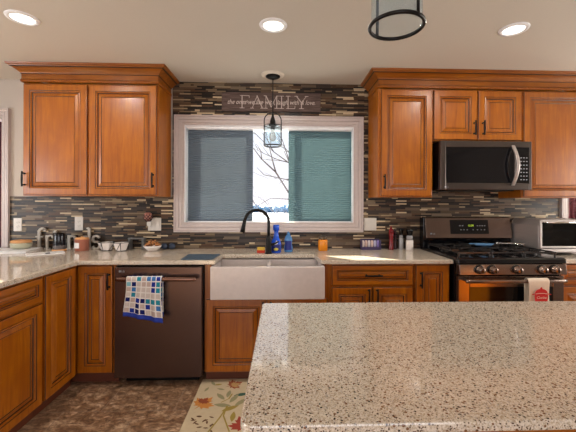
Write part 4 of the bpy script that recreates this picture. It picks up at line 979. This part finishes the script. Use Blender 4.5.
L2(x, [(.15, 0), (.15, 1)], th); L2(x, [(.0, .98), (.7, .98)], tn); L2(x, [(.15, .52), (.55, .52)], tn); L2(x, [(.7, .98), (.7, .8)], tn); L2(x, [(.55, .42), (.55, .62)], tn); srf(x, .15, .02, .36)
x = -0.182  # A
L2(x, [(.05, 0), (.45, 1)], tn); L2(x, [(.42, 1), (.85, 0)], th); L2(x, [(.2, .35), (.7, .35)], tn); srf(x, .05, .02, .28); srf(x, .85, .02, .3)
x = -0.060  # M
L2(x, [(.08, 0), (.08, 1)], tn); L2(x, [(.08, 1), (.5, .1)], th); L2(x, [(.5, .1), (.92, 1)], tn); L2(x, [(.92, 0), (.92, 1)], th); srf(x, .08, .02, .28); srf(x, .92, .02, .34); srf(x, .02, .98, .2); srf(x, .98, .98, .2)
x = 0.075  # I
L2(x, [(.15, 0), (.15, 1)], th); srf(x, .15, .02, .36); srf(x, .15, .98, .36)
x = 0.135  # L
L2(x, [(.15, 0), (.15, 1)], th); L2(x, [(.0, .02), (.68, .02)], tn); L2(x, [(.68, .02), (.68, .22)], tn); srf(x, .15, .98, .36)
x = 0.222  # Y
L2(x, [(.05, 1), (.45, .48)], th); L2(x, [(.85, 1), (.45, .48)], tn); L2(x, [(.45, .5), (.45, 0)], th); srf(x, .45, .02, .36); srf(x, .05, .98, .28); srf(x, .85, .98, .28)
obj('big_lettering', b, M['signpaint'], bd)
text('script_lettering', 'the ones we live with, laugh with & love.', 0.060, (0.0, -0.0122, -0.022), M['signpaint'], bd, 0.0004, shear=0.35, wscale=0.82, bold=0.0005)

# ------------------------------------------------------------------ pendants
M['canopyw'] = plain('white_ceiling_medallion', (222, 212, 196), 0.5)
t_ = NT('warm_bulb_glass'); t_.set(Base_Color=(0.55, 0.5, 0.42, 1), Roughness=0.15, Transmission_Weight=0.6, Alpha=0.6); M['bulb'] = t_.m
def pendant(label, x, y, zb, r=0.070, hgt=0.172, rot=0.0, medal=True):
    t = thing('pendant_lamp', label, 'pendant lamp', (x, y, zb), rot)
    top = CZ-zb
    if medal:
        b = newbm(); lathe(b, [(0.0, top-0.014), (0.085, top-0.014), (0.098, top-0.006), (0.100, top-0.0005)], (0, 0, 0), 32); obj('medallion', b, M['canopyw'], t, 0, True)
    b = newbm(); lathe(b, [(0.0, top-0.040), (0.012, top-0.040), (0.045, top-0.030), (0.062, top-0.020), (0.063, top-0.0145 if medal else top-0.0005)], (0, 0, 0), 28); obj('canopy', b, M['black'], t, 0, True)
    b = newbm(); tube(b, [(0, 0, hgt+0.115), (0, 0, top-0.041)], 0.0045, 8); obj('rod', b, M['black'], t)
    b = newbm(); n = 14; pts = [(-r-0.003, 0, 0.0), (-r-0.003, 0, hgt)]+[(-(r+0.003)*math.cos(PI*k/n), 0, hgt+0.045+0.068*math.sin(PI*k/n)) for k in range(n+1)]+[(r+0.003, 0, hgt), (r+0.003, 0, 0.0)]
    tube(b, pts, 0.0048, 8)
    obj('bail', b, M['black'], t)
    b = newbm(); lathe(b, [(0.007, hgt+0.115), (0.009, hgt+0.09), (0.012, hgt+0.075), (0.018, hgt+0.06), (0.024, hgt+0.04), (0.026, hgt+0.015), (0.034, hgt+0.010), (0.036, hgt-0.004), (0.020, hgt-0.006), (0.020, hgt-0.03), (0.0, hgt-0.03)], (0, 0, 0), 22); obj('socket_cap', b, M['black'], t, 0, True)
    for z, rr_ in ((0.0, r+0.001), (hgt, r+0.001)):
        b = newbm(); tube(b, [((rr_)*math.cos(2*PI*k/36), rr_*math.sin(2*PI*k/36), z) for k in range(37)], 0.006 if z == 0 else 0.0035, 8, cap=False); obj('rim_ring', b, M['black'], t, 0, True)
    b = newbm(); lathe(b, [(r-0.003, 0.002), (r-0.003, hgt-0.012), (r-0.012, hgt-0.002), (0.034, hgt+0.002)], (0, 0, 0), 36, cap=False); obj('glass_shade', b, M['pglass'], t, 0, True)
    b = newbm(); lathe(b, [(0.013, hgt-0.031), (0.015, hgt-0.05), (0.028, hgt-0.085), (0.030, hgt-0.105), (0.020, hgt-0.128), (0, hgt-0.135)], (0, 0, 0), 20); obj('bulb', b, M['bulb'], t, 0, True)
    return t
pendant('small caged glass pendant hanging in front of the sink window', -0.082, -0.215, 1.826)
pendant('large caged glass pendant above the island, cut by the top frame edge', 0.345, -2.095, 1.872, 0.078, 0.235, R(-62))

# ------------------------------------------------------------------ recessed lights
def downlight(label, x, y, power=10):
    t = thing('recessed_light', label, 'ceiling light', (x, y, CZ), 0, 'recessed ceiling lights')
    b = newbm(); lathe(b, [(0.062, -0.004), (0.066, -0.010), (0.084, -0.006), (0.087, -0.0003)], (0, 0, 0), 36, cap=False); obj('trim_ring', b, M['whiteb'], t, 0, True)
    b = newbm(); lathe(b, [(0.0, -0.0035), (0.062, -0.0035), (0.063, -0.0005)], (0, 0, 0), 32); obj('lens', b, M['lens'], t)
    d = bpy.data.lights.new('recessed_lamp', 'AREA'); d.shape = 'DISK'; d.size = 0.12; d.energy = power; d.color = (1.0, 0.93, 0.84)
    o = bpy.data.objects.new('recessed_lamp', d); C.objects.link(o); o.parent = t; o.location = (0, 0, -0.012)
for x, y, lb in ((-1.555, -1.04, 'round recessed light above the left counter corner'), (-0.058, -1.02, 'round recessed light in front of the small sink pendant'), (1.458, -1.035, 'round recessed light in front of the microwave')):
    downlight(lb, x, y)

# ------------------------------------------------------------------ rug with leaves
M['leafs'] = {}
for nm, c in (('orange', (192, 128, 60)), ('rust', (140, 70, 40)), ('red', (150, 56, 40)), ('sage', (142, 138, 104)), ('pine', (52, 84, 70)), ('olive', (150, 130, 60)), ('brown', (100, 70, 46)), ('teal', (70, 120, 100)), ('tan', (176, 140, 88))):
    M['leaf_'+nm] = plain('rug_yarn_'+nm, c, 0.95)
order = ['orange', 'rust', 'red', 'sage', 'pine', 'olive', 'brown', 'teal', 'tan']
b = newbm()
rx0, rx1, ry0, ry1 = -0.590, 0.55, -1.42, -0.560
box(b, rx0, rx1, ry0, ry1, 0.0003, 0.008, 0)
lev = [0.0084]
def leafpoly(pts, cx, cy, s_, rot, mi, flip=1):
    lev[0] += 0.00002; c, s2 = math.cos(rot), math.sin(rot)
    vs = [b.verts.new((cx+(p[0]*c*flip-p[1]*s2)*s_, cy+(p[0]*s2*flip+p[1]*c)*s_, lev[0])) for p in pts]
    f = b.faces.new(vs if flip > 0 else list(reversed(vs))); f.material_index = 1+mi
maple = [(0, -1), (.06, -.45), (.45, -.62), (.40, -.42), (.85, -.25), (.70, -.10), (1.0, .25), (.62, .22), (.66, .42), (.30, .25), (.38, .62), (.22, .58), (0, 1.0)]
maple = maple+[(-x, y) for x, y in reversed(maple[1:-1])]
oval = [(0, -1), (.22, -.6), (.34, -.1), (.28, .4), (.12, .8), (0, 1), (-.12, .8), (-.28, .4), (-.34, -.1), (-.22, -.6)]
leafpoly(maple, -0.515, -0.865, 0.085, R(-35), 0); leafpoly(maple, -0.520, -0.840, 0.048, R(-30), 1)
leafpoly(maple, -0.345, -0.640, 0.070, R(-60), 1); leafpoly(maple, -0.340, -0.645, 0.042, R(-60), 8)
leafpoly(maple, -0.235, -1.085, 0.085, R(20), 2); leafpoly(maple, -0.02, -0.80, 0.085, R(60), 0); leafpoly(maple, 0.25, -1.0, 0.09, R(10), 1)
leafpoly(oval, -0.275, -0.770, 0.055, R(-75), 4); leafpoly(oval, -0.225, -0.650, 0.055, R(30), 7)
for px_, py_, rr_, s_, c_ in ((-0.415, -0.790, 40, .05, 3), (-0.365, -0.760, -5, .045, 3), (-0.320, -0.815, -25, .055, 3), (-0.385, -0.890, 80, .06, 3), (-0.330, -0.925, -60, .06, 5), (-0.27, -0.86, -40, .055, 3), (-0.300, -1.010, 0, .05, 5), (-0.43, -0.70, 70, .03, 3), (-0.50, -0.62, 30, .035, 3), (-0.53, -0.70, -20, .03, 3), (-0.46, -0.64, 100, .03, 5), (-0.15, -0.95, 40, .05, 3), (0.0, -1.05, -30, .05, 5), (0.1, -0.7, 80, .05, 3)):
    leafpoly(oval, px_, py_, s_, R(rr_), c_)
random.seed(3)
for k in range(16): leafpoly(oval, -0.47+random.uniform(-.075, .085), -1.06+random.uniform(-.10, .06), 0.018, random.uniform(0, 3), 6)
for pts in ([(-0.44, -1.2), (-0.38, -1.02), (-0.35, -0.90)], [(-0.30, -1.15), (-0.36, -1.0), (-0.355, -0.90)], [(-0.40, -0.86), (-0.355, -0.82), (-0.34, -0.76)]):
    lev[0] += 0.00002; L = []; Q = []
    for i, p in enumerate(pts): L.append(b.verts.new((p[0]-0.005, p[1], lev[0]))); Q.append(b.verts.new((p[0]+0.005, p[1], lev[0])))
    for i in range(len(pts)-1): b.faces.new((L[i], Q[i], Q[i+1], L[i+1])).material_index = 6
rug = obj('floor_mat', b, [M['rugbase']]+[M['leaf_'+n] for n in order])
tag(rug, 'cream kitchen mat with autumn leaves on the floor before the sink', 'rug')
